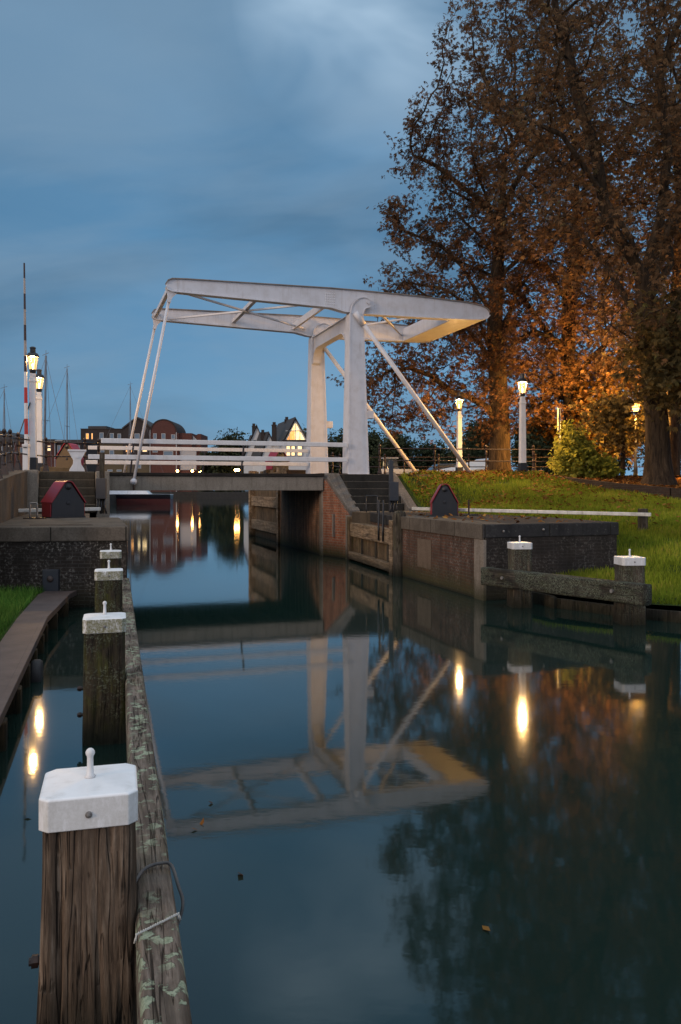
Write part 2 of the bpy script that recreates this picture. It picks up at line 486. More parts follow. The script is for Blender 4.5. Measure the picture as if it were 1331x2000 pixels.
mat_paint('cap_mossy', (0.76, 0.77, 0.78), 0.45, dirt=(0.28, 0.24, 0.12), dirtamt=0.35, moss=0.95)
mat_paint('cap_light', (0.74, 0.75, 0.77), 0.45, dirt=(0.25, 0.22, 0.16), dirtamt=0.4, moss=0.25)
mat_paint('lamp_white', (0.70, 0.69, 0.68), 0.5, dirt=(0.42, 0.37, 0.32), dirtamt=0.3)
mat_paint('boom_white', (0.60, 0.58, 0.53), 0.5, dirt=(0.14, 0.13, 0.09), dirtamt=0.75)
mat_paint('pole_red', (0.42, 0.020, 0.016), 0.45, dirt=(0.16, 0.015, 0.012), dirtamt=0.5)
mat_paint('pole_dark', (0.030, 0.012, 0.012), 0.5, dirt=(0.02, 0.012, 0.012), dirtamt=0.5)
mat_paint('pole_grey', (0.34, 0.30, 0.27), 0.5, dirtamt=0.5)
mat_paint('roof_red', (0.25, 0.010, 0.018), 0.38, dirt=(0.18, 0.012, 0.014), dirtamt=0.4)
mat_paint('hut_black', (0.008, 0.009, 0.012), 0.42, dirt=(0.028, 0.025, 0.022), dirtamt=0.35)
mat_paint('hut_ochre', (0.075, 0.050, 0.020), 0.5, dirt=(0.04, 0.03, 0.015), dirtamt=0.5)
mat_paint('box_grey', (0.060, 0.052, 0.048), 0.5, dirt=(0.03, 0.025, 0.02), dirtamt=0.4)
mat_paint('box_blue', (0.020, 0.024, 0.032), 0.45, dirtamt=0.2)
mat_paint('hull_navy', (0.014, 0.018, 0.030), 0.3, dirtamt=0.1)
mat_paint('hull_red', (0.075, 0.016, 0.018), 0.5, dirtamt=0.2)
mat_paint('hull_white', (0.62, 0.64, 0.67), 0.35, dirtamt=0.15)
mat_paint('tarp_pale', (0.42, 0.48, 0.55), 0.5, dirtamt=0.2)
mat_paint('car_dark', (0.020, 0.025, 0.034), 0.22, dirtamt=0.05)
mat_paint('sign_grey', (0.30, 0.31, 0.32), 0.45, dirtamt=0.3)
mat_paint('plaster_white', (0.55, 0.55, 0.55), 0.8, dirt=(0.4, 0.39, 0.37), dirtamt=0.3)
mat_paint('window_white', (0.36, 0.36, 0.36), 0.5, dirtamt=0.1)
mat_paint('panel_grey', (0.33, 0.34, 0.36), 0.6, dirtamt=0.2)
mat_simple('roof_slate', (0.028, 0.026, 0.027), (0.050, 0.046, 0.045), 0.7, 9, 0.3, 0.03)
mat_simple('tyre', (0.015, 0.015, 0.016), (0.03, 0.03, 0.032), 0.75, 12)
mat_simple('cable', (0.05, 0.05, 0.052), (0.10, 0.095, 0.09), 0.55, 20)
mat_simple('rope', (0.45, 0.43, 0.38), (0.62, 0.60, 0.55), 0.85, 60, 0.5)
mat_simple('steel', (0.16, 0.15, 0.14), (0.30, 0.28, 0.26), 0.5, 20, 0.2, 0.004, metal=0.4)
mat_simple('rust_plate', (0.052, 0.036, 0.032), (0.092, 0.066, 0.058), 0.62, 3.0, 0.2, 0.01)
mat_simple('mast_grey', (0.10, 0.11, 0.13), (0.18, 0.19, 0.21), 0.5, 3, 0.0)
mat_simple('quay_dark', (0.018, 0.018, 0.018), (0.035, 0.033, 0.030), 0.8, 2.0, 0.2)
k = NT('railing_iron')
P = k.coord('Object')
c = k.ramp(k.noise(P, 18, 6, 0.65), [(0.35, (0.010, 0.006, 0.005)), (0.62, (0.032, 0.015, 0.010)), (0.8, (0.07, 0.030, 0.015))])
MAT['railing_iron'] = k.principled(c, 0.42, k.bump(k.noise(P, 60, 4), 0.25, 0.004), 0.2, 0.5)
# deck edge: dark oiled timber
mat_wood('deck_timber', (0.012, 0.010, 0.009), (0.030, 0.024, 0.02), (0.055, 0.045, 0.038), 'x', crack=0.5)
# glass, lit windows
k = NT('glass_dark')
MAT['glass_dark'] = k.principled((0.03, 0.045, 0.06), 0.08, None, 0, 0.8)
k = NT('glass_blue')
MAT['glass_blue'] = k.principled((0.10, 0.15, 0.20), 0.10, None, 0, 0.8)
def mat_lit(key, c1, c2, s):
    k = NT(key)
    c = k.ramp(k.noise(k.coord('Object'), 1.6, 3, 0.6), [(0.35, c1), (0.65, c2)])
    e = k.n('ShaderNodeEmission'); k.set(e.inputs[0], c); e.inputs[1].default_value = s
    k.t.links.new(e.outputs[0], k.out.inputs[0])
    MAT[key] = k.m
mat_lit('window_lit', (1.0, 0.60, 0.22), (1.0, 0.80, 0.44), 2.0)
mat_lit('window_warm', (0.9, 0.33, 0.07), (1.0, 0.52, 0.16), 1.6)
mat_lit('far_glow', (1.0, 0.45, 0.10), (1.0, 0.50, 0.13), 70.0)
def mat_lantern(key, c, s, tr=0.55):
    k = NT(key)
    e = k.n('ShaderNodeEmission'); k.set(e.inputs[0], c); e.inputs[1].default_value = s
    t = k.n('ShaderNodeBsdfTransparent')
    mx = k.n('ShaderNodeMixShader'); mx.inputs[0].default_value = tr
    k.t.links.new(e.outputs[0], mx.inputs[1]); k.t.links.new(t.outputs[0], mx.inputs[2])
    k.t.links.new(mx.outputs[0], k.out.inputs[0])
    MAT[key] = k.m
mat_lantern('lamp_glow', (1.0, 0.52, 0.14), 3.0)
mat_lit('bulb_glow', (1.0, 0.72, 0.34), (1.0, 0.75, 0.38), 30.0)
mat_lantern('sodium_glow', (1.0, 0.46, 0.10), 9.0)
# ---- ground
k = NT('soil_grass')
P = k.pos()
c = k.ramp(k.noise(P, 1.2, 6, 0.65), [(0.3, (0.030, 0.040, 0.010)), (0.55, (0.045, 0.070, 0.014)), (0.75, (0.075, 0.060, 0.020))])
c = k.mix(k.ramp(k.noise(P, 24, 5, 0.7), [(0.35, 0.6), (0.6, 0)]), c, (0.018, 0.020, 0.008))
MAT['soil_grass'] = k.principled(c, 0.95, k.bump(k.noise(P, 18, 6), 0.8, 0.05), 0, 0.1)
k = NT('leaf_litter')
P = k.pos()
c = k.ramp(k.noise(P, 14, 5, 0.7), [(0.3, (0.030, 0.016, 0.008)), (0.5, (0.075, 0.035, 0.012)), (0.7, (0.14, 0.065, 0.02))])
MAT['leaf_litter'] = k.principled(c, 0.95, k.bump(k.noise(P, 22, 6), 0.9, 0.05), 0, 0.1)

def mat_leaf(key, stops, trans=0.48, rough=0.6):
    k = NT(key)
    t = k.attr('tint')
    c = k.ramp(t, stops)
    big = k.noise(k.pos(), 0.45, 3, 0.6)
    c = k.mix(k.ramp(big, [(0.35, 0.55), (0.6, 0.0)]), c, tuple(x * 0.45 for x in stops[0][1]))
    d = k.n('ShaderNodeBsdfDiffuse'); k.set(d.inputs[0], c)
    tr = k.n('ShaderNodeBsdfTranslucent'); k.set(tr.inputs[0], c)
    mx = k.n('ShaderNodeMixShader'); mx.inputs[0].default_value = trans
    k.t.links.new(d.outputs[0], mx.inputs[1]); k.t.links.new(tr.outputs[0], mx.inputs[2])
    k.t.links.new(mx.outputs[0], k.out.inputs[0])
    MAT[key] = k.m
mat_leaf('leaf_russet', [(0.0, (0.090, 0.048, 0.027)), (0.45, (0.165, 0.088, 0.047)), (0.8, (0.24, 0.125, 0.062)), (1.0, (0.205, 0.155, 0.072))])
mat_leaf('leaf_brown', [(0.0, (0.094, 0.058, 0.034)), (0.45, (0.186, 0.109, 0.058)), (0.8, (0.264, 0.160, 0.082)), (1.0, (0.225, 0.186, 0.088))])
mat_leaf('leaf_olive', [(0.0, (0.069, 0.054, 0.025)), (0.45, (0.154, 0.120, 0.054)), (0.8, (0.217, 0.173, 0.081)), (1.0, (0.181, 0.190, 0.073))])
mat_leaf('leaf_orange', [(0.0, (0.10, 0.045, 0.012)), (0.5, (0.18, 0.092, 0.022)), (1.0, (0.22, 0.135, 0.034))])
mat_leaf('leaf_bush', [(0.0, (0.18, 0.19, 0.03)), (0.5, (0.38, 0.37, 0.065)), (1.0, (0.55, 0.50, 0.12))], 0.55)
mat_leaf('leaf_far', [(0.0, (0.030, 0.040, 0.024)), (0.5, (0.055, 0.066, 0.036)), (1.0, (0.085, 0.085, 0.042))], 0.2)
mat_leaf('grass_blade', [(0.0, (0.125, 0.165, 0.018)), (0.5, (0.26, 0.33, 0.032)), (0.85, (0.42, 0.40, 0.055)), (1.0, (0.42, 0.29, 0.085))], 0.35)
mat_leaf('grass_left', [(0.0, (0.04, 0.10, 0.02)), (0.5, (0.085, 0.20, 0.034)), (1.0, (0.19, 0.28, 0.06))], 0.3)
mat_leaf('fallen_leaf', [(0.0, (0.10, 0.035, 0.012)), (0.5, (0.26, 0.105, 0.030)), (1.0, (0.38, 0.21, 0.06))], 0.15)
def mat_bark(key, c1, c2, c3):
    k = NT(key)
    g = k.coord('Object', scale=(1, 1, 0.16))
    f = k.noise(g, 9, 7, 0.7, 0.6)
    c = k.ramp(f, [(0.33, c1), (0.55, c2), (0.75, c3)])
    MAT[key] = k.principled(c, 0.9, k.bump(f, 1.0, 0.06), 0, 0.15)
mat_bark('bark', (0.010, 0.007, 0.005), (0.050, 0.034, 0.021), (0.11, 0.075, 0.045))
mat_bark('bark_dark', (0.008, 0.006, 0.005), (0.024, 0.018, 0.013), (0.048, 0.036, 0.027))
mat_bark('bark_light', (0.016, 0.011, 0.008), (0.085, 0.056, 0.034), (0.19, 0.13, 0.078))
# ------------------------------------------------------------------ frames
BR = math.atan2(0.3134, 0.9496)
BX, BY = 0.49, 27.7
def BF(t, s, z=0.0):            # bridge frame -> world
    return (BX + 0.9496 * t - 0.3134 * s, BY + 0.3134 * t + 0.9496 * s, z)
def B2(t, s):
    p = BF(t, s); return (p[0], p[1])

# ------------------------------------------------------------------ water
mb = MB()
mb.add([(-260, -30, 0), (260, -30, 0), (260, 420, 0), (-260, 420, 0)], [(0, 1, 2, 3)])
tag(mb.build('water', MAT['water']), kind='structure')

# ------------------------------------------------------------------ right lock platform
C0 = (2.83, 16.2); C1 = (5.82, 17.32)
plat_r = [C0, C1, (5.2, 20.3), (3.2, 24.3), (0.85, 24.75), (1.38, 21.35)]
t_ = thing('lock_platform', 'brick lock platform with a dark stone rim, below the grass bank', 'lock wall', (C0[0], C0[1], 0))
mb = MB(); mb.prism(plat_r, -1.2, 1.23)
mb.build('brick_face', MAT['brick_lock'], t_, True)
# shade of the end face put into a skin of darker brick
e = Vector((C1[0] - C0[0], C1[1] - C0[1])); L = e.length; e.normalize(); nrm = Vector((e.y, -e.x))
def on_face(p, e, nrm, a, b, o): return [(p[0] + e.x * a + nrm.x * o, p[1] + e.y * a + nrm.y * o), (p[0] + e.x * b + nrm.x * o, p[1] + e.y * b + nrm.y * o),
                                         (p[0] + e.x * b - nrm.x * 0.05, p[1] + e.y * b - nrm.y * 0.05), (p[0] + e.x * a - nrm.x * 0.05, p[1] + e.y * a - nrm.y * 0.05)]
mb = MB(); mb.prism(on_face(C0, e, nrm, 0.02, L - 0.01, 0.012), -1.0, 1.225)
mb.build('shaded_end_brick', MAT['brick_lock_shaded'], t_, True)
mb = MB(); mb.prism(offset_poly(plat_r, 0.035), 1.23, 1.50)
mb.build('coping', MAT['coping_dark'], t_, True, bevel=0.02)
# warm coping strip along the channel side
CB = (1.38, 21.35)
e2 = Vector((C0[0] - CB[0], C0[1] - CB[1])); L2 = e2.length; e2.normalize(); n2 = Vector((e2.y, -e2.x))
if n2.x > 0: n2 = -n2
mb = MB(); mb.prism(on_face(CB, e2, n2, 0.0, L2 + 0.01, 0.042), 1.20, 1.503)
mb.prism([(CB[0] + n2.x * .04, CB[1] + n2.y * .04), (C0[0] + n2.x * .04, C0[1] + n2.y * .04), (C0[0] - n2.x * .62, C0[1] - n2.y * .62), (CB[0] - n2.x * .62, CB[1] - n2.y * .62)], 1.49, 1.506)
mb.build('channel_coping', MAT['coping'], t_, True, bevel=0.012)
mb = MB(); mb.prism(on_face(CB, e2, n2, L2 - 0.42, L2 + 0.012, 0.028), -1, 1.20)
mb.build('corner_stone', MAT['quoin'], t_, True, bevel=0.015)
mb = MB(); mb.prism(on_face(CB, e2, n2, 0.05, 0.32, 0.028), -1, 1.20)
mb.build('corner_stone', MAT['quoin'], t_, True, bevel=0.015)
mb = MB(); mb.prism(on_face(CB, e2, n2, 1.75, 2.6, 0.016), 0.35, 1.02)
mb.build('mortar_patch', MAT['patch_mortar'], t_, True)
# little bolts of the end face
for a, z in ((0.42, 1.36), (1.35, 1.38)):
    mb = MB(); mb.ball((C0[0] + e.x * a * 1.0 + nrm.x * 0.04, C0[1] + e.y * a + nrm.y * 0.04, z), 0.025); mb.build('bolt', MAT['steel'], t_, True)

# ------------------------------------------------------------------ bridge abutment on the right bank
t_ = thing('bridge_abutment', 'red brick bridge abutment with a stone corner under the bridge deck end', 'abutment', BF(-1.0, 0, 0), BR)
def bloc(t, s): return B2(t, s)
ab = [(-1.19, -0.12), (-0.83, -1.72), (1.5, -1.75), (6.0, 0.2), (6.0, 6.2), (-1.19, 6.2)]
ab_core = [B2(*p) for p in [(-1.19, -0.12), (-0.60, -0.12), (-0.60, 0.0), (6.0, 0.0), (6.0, 6.2), (-1.19, 6.2)]]
mb = MB(); mb.prism(ab_core, -1, 2.70)
mb.build('brick_face', MAT['brick_red_lock'], t_, True)
# wing wall with a raking top
def rake(poly_t, z0s):
    n = len(poly_t)
    vs = [(*B2(*p), -1) for p in poly_t] + [(*B2(*p), z) for p, z in zip(poly_t, z0s)]
    fs = [tuple(range(n - 1, -1, -1)), tuple(range(n, 2 * n))] + [(i, (i + 1) % n, n + (i + 1) % n, n + i) for i in range(n)]
    return vs, fs
mb = MB(); mb.add(*rake([(-1.195, -0.12), (-0.84, -1.74), (-0.50, -1.74), (-0.60, -0.121)], [2.58, 1.42, 1.42, 2.58]))
mb.build('wing_wall', MAT['brick_wing'], t_, True)
mb = MB()
vs = [(*B2(t, s), z) for (t, s, z) in ((-1.13, -0.10, 2.58), (-0.80, -1.80, 1.37), (-0.46, -1.80, 1.37), (-0.60, -0.10, 2.58),
                                       (-1.13, -0.10, 2.73), (-0.80, -1.80, 1.53), (-0.46, -1.80, 1.53), (-0.60, -0.10, 2.73))]
mb.add(vs, [(0, 3, 2, 1), (4, 5, 6, 7), (0, 1, 5, 4), (1, 2, 6, 5), (2, 3, 7, 6), (3, 0, 4, 7)])
mb.build('raking_coping', MAT['parapet'], t_, True, bevel=0.02)
mb = MB(); mb.prism([B2(*p) for p in ((-1.225, -0.16), (-0.98, -0.30), (-0.98, 0.12), (-1.225, 0.12))], -1, 2.68)
mb.build('corner_stone', MAT['quoin'], t_, True, bevel=0.015)
mb = MB(); mb.prism([B2(*p) for p in ((-0.90, -1.68), (-0.80, -1.80), (-0.45, -1.80), (-0.45, -1.6), (-0.85, -1.5))], -1, 1.38)
mb.build('corner_stone', MAT['quoin'], t_, True, bevel=0.015)
mb = MB(); mb.box(-1.2, -0.98, -0.9, -0.86, 0, 0.1)
q = B2(-1.09, -0.95)
mb = MB(); mb.box(-0.05, 0.05, -0.03, 0.03, 0, 0.75)
o = mb.build('ladder_recess', MAT['quoin'], t_, bevel=0.01); o.location = (-0.05, -0.92, 0.65); o.rotation_euler = (0, 0, 0.35)

# stairs on the right
def make_stairs(name, label, t0, t1, s0, s1, zb, zt, n, mat, sides, sidemat):
    r = thing(name, label, 'stairs', BF((t0 + t1) / 2, s0, zb), BR)
    mb = MB()
    for i in range(n):
        sa = s0 + (s1 - s0) * i / n
        z1 = zb + (zt - zb) * (i + 1) / n
        mb2 = MB()
        mb2.prism([B2(t0, sa - 0.03), B2(t1, sa - 0.03), B2(t1, s1 + 0.25), B2(t0, s1 + 0.25)], z1 - (zt - zb) / n + 0.003, z1)
        mb2.build('step', MAT[mat], r, True, bevel=0.015)
    return r
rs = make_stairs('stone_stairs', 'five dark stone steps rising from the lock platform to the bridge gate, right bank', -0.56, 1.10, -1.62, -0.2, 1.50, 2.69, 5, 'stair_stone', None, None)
mb = MB()
vs = [(*B2(t, s), z) for (t, s, z) in ((1.11, 0.0, 1.2), (1.11, -2.0, 1.2), (1.45, -2.0, 1.2), (1.45, 0.0, 1.2),
                                       (1.11, 0.0, 2.78), (1.11, -2.0, 1.58), (1.45, -2.0, 1.58), (1.45, 0.0, 2.78))]
mb.add(vs, [(0, 3, 2, 1), (4, 5, 6, 7), (0, 1, 5, 4), (1, 2, 6, 5), (2, 3, 7, 6), (3, 0, 4, 7)])
mb.build('side_wall', MAT['parapet'], rs, True, bevel=0.02)
# landing floor between platform and stairs
mb = MB(); mb.prism([(0.35, 25.4), (0.9, 24.3), (3.2, 24.2), (3.0, 27.4), B2(1.3, -0.1), B2(-0.55, -0.1), B2(-0.5, -1.7)], 1.0, 1.494)
tag(mb.build('stair_landing', MAT['stair_warm']), kind='structure')

# gate recess wall (behind the open lock gate)
RW = [(0.30, 25.45), (0.78, 25.65), (2.05, 21.4), (1.43, 21.25)]
t_ = thing('recess_wall', 'brick wall of the gate recess behind the open timber gate leaf', 'wall', (0.9, 23.5, 0))
mb = MB(); mb.prism([(0.62, 25.5), (0.95, 25.6), (2.2, 21.5), (1.9, 21.3)], -1, 1.2)
mb.build('brick_face', MAT['brick_dark'], t_, True)
mb = MB(); mb.prism([(0.58, 25.5), (1.6, 25.6), (2.6, 21.5), (1.85, 21.3)], 1.2, 1.497)
mb.build('coping', MAT['coping'], t_, True, bevel=0.015)

# timber gate leaf standing open in the right recess
ga = Vector((0.27, 25.55)); gb = Vector((1.36, 21.05))
gd = (gb - ga); GL = gd.length
gate = thing('lock_gate', 'weathered timber lock gate leaf folded open against the right wall', 'lock gate', (ga.x, ga.y, 0), math.atan2(gd.y, gd.x))
mb = MB(); mb.box(0.12, GL - 0.12, 0.0, 0.34, 0.74, 1.16); mb.build('top_beam', MAT['gate_wood'], gate, bevel=0.02)
mb = MB(); mb.box(0.12, GL - 0.12, -0.06, 0.26, 0.05, 0.27); mb.build('bottom_beam', MAT['gate_wood'], gate, bevel=0.02)
for a in np.linspace(0.14, GL - 0.5, 13):
    mb = MB(); mb.box(a, a + 0.35, 0.10 + random.uniform(-.008, .008), 0.16, 0.27, 0.74)
    mb.build('plank', MAT['gate_plank'], gate, bevel=0.008)
for a in (1.25, 2.75, 3.9):
    mb = MB(); mb.box(a, a + 0.09, 0.04, 0.10, -0.2, 0.735); mb.build('strap', MAT['pile_wood'], gate)
mb = MB(); mb.box(-0.10, 0.12, -0.05, 0.40, -0.5, 1.34); mb.build('mitre_post', MAT['gate_plank'], gate, bevel=0.02)
mb = MB(); mb.box(GL - 0.12, GL + 0.14, -0.10, 0.36, -0.5, 1.40); mb.build('heel_post', MAT['gate_wood'], gate, bevel=0.02)
mb = MB()
for a in (0.9, 2.1):
    mb.tube([(a, 0.30, 1.16), (a, 0.30, 2.0)], 0.018, 6)
mb.tube([(0.9, 0.30, 2.0), (2.1, 0.30, 2.0)], 0.018, 6); mb.build('hand_rail', MAT['hut_black'], gate, smooth=True)
for da in (0, 0.42):
    mb = MB(); mb.tube([(3.35 + da, -0.03, 0.80), (3.35 + da, -0.03, 1.20), (2.95 + da, 0.1, 1.72), (2.95 + da, 0.1, 1.9)], 0.028, 6); mb.build('hand_rail', MAT['hut_black'], gate, smooth=True)
# big pile in front of the heel post
pl = thing('mooring_pile', 'stout grey timber pile at the corner between gate and platform', 'pile', (1.50, 20.85, 0), -0.3)
mb = MB(); mb.lathe([(0.17, -1), (0.17, 1.54), (0.16, 1.60), (0.11, 1.645)], n=16, sq=1.0)
mb.build('pile', MAT['pile_wood'], pl, smooth=False)

# timber fender / second gate beyond the bridge
fa = BF(-0.93, 5.65); fb = BF(-0.76, 12.1)
fd = Vector((fb[0] - fa[0], fb[1] - fa[1])); FL = fd.length
fg = thing('timber_gate', 'tall timber gate frame of posts and rails beyond the bridge, in the canal', 'lock gate', (fa[0], fa[1], 0), math.atan2(fd.y, fd.x))
for a in (0.0, FL - 0.3):
    mb = MB(); mb.box(a, a + 0.30, -0.02, 0.34, -1, 3.05); mb.build('post', MAT['gate_wood'], fg, bevel=0.02)
for z0, z1 in ((1.42, 1.86), (0.36, 0.80), (2.55, 2.8)):
    mb = MB(); mb.box(0.302, FL - 0.302, 0.03, 0.26, z0, z1); mb.build('rail', MAT['gate_wood'], fg, bevel=0.02)
for i, a in enumerate(np.linspace(0.31, FL - 1.0, 10)):
    mb = MB(); mb.box(a, a + 0.57, 0.04 + 0.012 * (i % 3), 0.10, 0.0, 3.0 if i % 2 else 2.9); mb.build('plank', MAT['gate_plank'], fg, bevel=0.01)
# right channel wall beyond the bridge
t_ = thing('canal_wall', 'brick canal wall running on beyond the bridge behind the timber gate', 'wall', BF(-1.3, 9, 0), BR)
mb = MB(); mb.prism([B2(-0.88, 6.2), B2(6, 6.2), B2(6, 12.6), B2(-0.72, 12.6)], -1, 2.68); mb.build('brick_face', MAT['brick_red_lock'], t_, True)

# ------------------------------------------------------------------ left lock platform
A0 = (-4.0, 15.35)
plat_l = [A0, (-5.46, 20.15), (-6.15, 20.0), (-7.45, 24.3), (-11.5, 24.0), (-11.0, 14.35)]
t_ = thing('lock_platform', 'weathered dark brick lock platform at the left with the red roofed hut on top', 'lock wall', (A0[0], A0[1], 0))
mb = MB(); mb.prism(plat_l, -1.2, 1.23); mb.build('brick_face', MAT['brick_dark'], t_, True)
mb = MB(); mb.prism(offset_poly(plat_l, 0.04), 1.23, 1.50); mb.build('coping', MAT['coping'], t_, True, bevel=0.02)
mb = MB(); mb.prism([(-5.95, 15.75), (-4.78, 15.9), (-4.90, 16.15), (-6.05, 16.0)], 1.49, 1.506); mb.build('floor_plate', MAT['brick_low'], t_, True)
mb = MB(); mb.prism([(-5.46, 15.05), (-5.18, 15.09), (-5.18, 15.2), (-5.46, 15.16)], 0.18, 0.72); mb.build('anchor_plate', MAT['box_blue'], t_, True, bevel=0.012)
mb = MB(); mb.lathe([(0.055, 0), (0.06, 0.02), (0.03, 0.05)], n=10)
o = mb.build('bolt', MAT['rust_plate'], t_, smooth=True)
o.rotation_euler = (PI / 2, 0, 0); o.location = (-5.32 + 4.0, 15.075 - 15.35, 0.55)
mb = MB(); mb.prism([(-4.19, 15.325), (-3.985, 15.36), (-4.06, 15.60), (-4.2, 15.5)], -1.0, 1.228); mb.build('corner_stone', MAT['stair_stone'], t_, True, bevel=0.015)

# left abutment + stairs
t_ = thing('bridge_abutment', 'grey stone bridge abutment carrying the left end of the deck', 'abutment', BF(-8.3, 2, 0), BR)
mb = MB(); mb.prism([B2(-8.12, -0.1), B2(-8.12, 6.0), B2(-14, 6.0), B2(-14, 0.35), B2(-8.38, 0.35), B2(-8.38, -0.1)], -1, 2.69)
mb.build('brick_face', MAT['brick_lock'], t_, True)
mb = MB(); mb.prism([B2(-8.40, -1.35), B2(-8.03, -1.35), B2(-8.03, -0.09), B2(-8.40, -0.09)], -1, 2.715); mb.build('pier', MAT['concrete'], t_, True, bevel=0.02)
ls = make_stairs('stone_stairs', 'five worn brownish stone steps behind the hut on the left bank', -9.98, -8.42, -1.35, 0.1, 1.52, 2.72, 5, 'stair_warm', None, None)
mb = MB(); mb.prism([B2(-10.35, -1.45), B2(-9.99, -1.45), B2(-9.99, 0.3), B2(-10.35, 0.3)], 1.2, 2.74); mb.build('side_wall', MAT['concrete'], ls, True, bevel=0.02)
mb = MB(); mb.prism([(-7.3, 23.9), (-7.3, 25.2), (-10.2, 24.6), (-9.6, 22.8)], 1.0, 1.494)
tag(mb.build('stair_landing', MAT['stair_warm']), kind='structure')

# sloping retaining wall on the left
wl = [(-6.05, 14.0, 2.22), (-7.1, 17.3, 2.40), (-8.0, 20.2, 2.55), (-9.05, 24.0, 2.745)]
t_ = thing('retaining_wall', 'sloping concrete retaining wall below the iron railing on the left', 'wall', (-8, 20, 1.5))
mb = MB()
for i in range(len(wl) - 1):
    a, b = wl[i], wl[i + 1]
    vs = []
    for (p, q) in ((a, 0), (b, 0), (b, 0.45), (a, 0.45)):
        vs.append((p[0] - q * 0.95, p[1] - q * 0.3, -0.5))
    for (p, q) in ((a, 0), (b, 0), (b, 0.45), (a, 0.45)):
        vs.append((p[0] - q * 0.95, p[1] - q * 0.3, p[2]))
    mb.add(vs, [(0, 3, 2, 1), (4, 5, 6, 7), (0, 1, 5, 4), (1, 2, 6, 5), (2, 3, 7, 6), (3, 0, 4, 7)])
mb.prism([(-6.45, 13.82), (-6.45, 14.25), (-40, 14.25), (-40, 13.82)], -0.5, 2.205)
mb.build('wall_face', MAT['wall_stained'], t_, True)

# ------------------------------------------------------------------ land sheets
mb = MB()
vs = [(-6.45, 13.9, 2.21), (-7.5, 17.2, 2.395), (-8.4, 20.1, 2.545), (-9.45, 23.9, 2.735), (*B2(-10.3, 0.3), 2.735), (*B2(-8.13, 0.36), 2.735), (*B2(-8.13, 6.0), 2.735),
      (-14, 40, 2.6), (-60, 42, 2.5), (-60, 14, 2.2)]
mb.add(vs, [tuple(range(len(vs)))])
tag(mb.build('left_quay_road', MAT['asphalt']), kind='structure')
mb = MB(); mb.prism([B2(-8.13, 6.0), (-14, 40), (-60, 42), (-60, 38), (-14, 36), B2(-9.5, 6.0)], -1, 2.5)
tag(mb.build('left_quay_edge', MAT['quay_dark']), kind='structure')
mb = MB()
vs = [(*B2(-1.2, 0.05), 2.725), (*B2(1.4, 0.05), 2.725), (3.2, 29.9, 2.72), (7.5, 30.2, 2.72), (14, 31.5, 2.70), (60, 33, 2.6), (140, 200, 2.6), (12, 200, 2.6), (*B2(-0.7, 12.6), 2.66), (*B2(-0.86, 6.21), 2.70), (*B2(-1.18, 6.19), 2.715)]
mb.add(vs, [tuple(range(len(vs)))])
tag(mb.build('right_bank_road', MAT['asphalt']), kind='structure')
mb = MB(); mb.prism([B2(-0.72, 12.6), (12, 200), (14, 200), B2(2, 12.6)], -1, 2.6)
tag(mb.build('right_quay_edge', MAT['quay_dark']), kind='structure')

# ------------------------------------------------------------------ grassy bank on the right
_pp = [(*B2(1.5, -2.0), 1.55), (*B2(1.5, -1.0), 2.10), (*B2(1.5, -0.05), 2.66), (*B2(2.2, -2.0), 1.62), (*B2(2.2, -1.0), 2.13)]
ctrl = np.array(_pp + [
    (3.6, 16.4, .30), (3.9, 15.4, .27), (5.1, 14.0, .27), (7, 12.7, .30), (10, 11.0, .32), (15, 9, .35), (22, 6, .4),
    (5.85, 17.3, .58), (5.3, 20.3, 1.28), (3.3, 24.4, 1.47), (1.3, 25.2, 1.50), (7.35, 20.0, 1.16), (9.8, 23.4, 1.80), (7.5, 24, 1.85), (5.2, 24.5, 1.78), (5.0, 22.3, 1.45),
    (1.7, 28.3, 2.66), (3.2, 29.0, 2.72), (5, 29.3, 2.73), (6.5, 29.1, 2.73), (7.4, 28.8, 2.66), (3.2, 27, 2.15), (5.2, 27, 2.27), (7.5, 26.6, 2.24), (9, 25.2, 2.05),
    (12, 22.5, 1.72), (16, 21.5, 1.7), (22, 20, 1.7), (12, 17, .98), (18, 15, .95), (8, 16.5, .72), (4.6, 15.4, .30), (2.2, 30.5, 2.70), (8, 31, 2.6), (12, 28, 2.1), (20, 27, 1.9)])
def tps_fit(c):
    n = len(c); X = c[:, :2]
    d = np.linalg.norm(X[:, None] - X[None], axis=2)
    K = np.where(d > 0, d ** 2 * np.log(d + 1e-9), 0) + np.eye(n) * 0.05
    P = np.hstack([np.ones((n, 1)), X])
    A = np.block([[K, P], [P.T, np.zeros((3, 3))]])
    return np.linalg.solve(A, np.concatenate([c[:, 2], np.zeros(3)]))
_w = tps_fit(ctrl)
def zg(X):
    X = np.atleast_2d(X)
    d = np.linalg.norm(X[:, None] - ctrl[None, :, :2], axis=2)
    K = np.where(d > 0, d ** 2 * np.log(d + 1e-9), 0)
    return K @ _w[:-3] + _w[-3] + X @ _w[-2:]
bank_poly = [(3.45, 16.6), (3.97, 15.3), (5.08, 13.92), (7, 12.6), (10, 10.9), (15, 8.85), (24, 5.3), (24, 27.5), (14.0, 31.4), (7.5, 30.1), (3.2, 29.8), tuple(B2(1.5, 0.05)), tuple(B2(1.5, -1.95)),
             (2.3, 25.6), (3.15, 24.25), (5.15, 20.3), (5.78, 17.36)]
def inside(P, poly):
    P = np.atleast_2d(P); x, y = P[:, 0], P[:, 1]
    r = np.zeros(len(P), bool); n = len(poly)
    for i in range(n):
        x1, y1 = poly[i]; x2, y2 = poly[(i + 1) % n]
        c = ((y1 > y) != (y2 > y)) & (x < (x2 - x1) * (y - y1) / (y2 - y1 + 1e-12) + x1)
        r ^= c
    return r
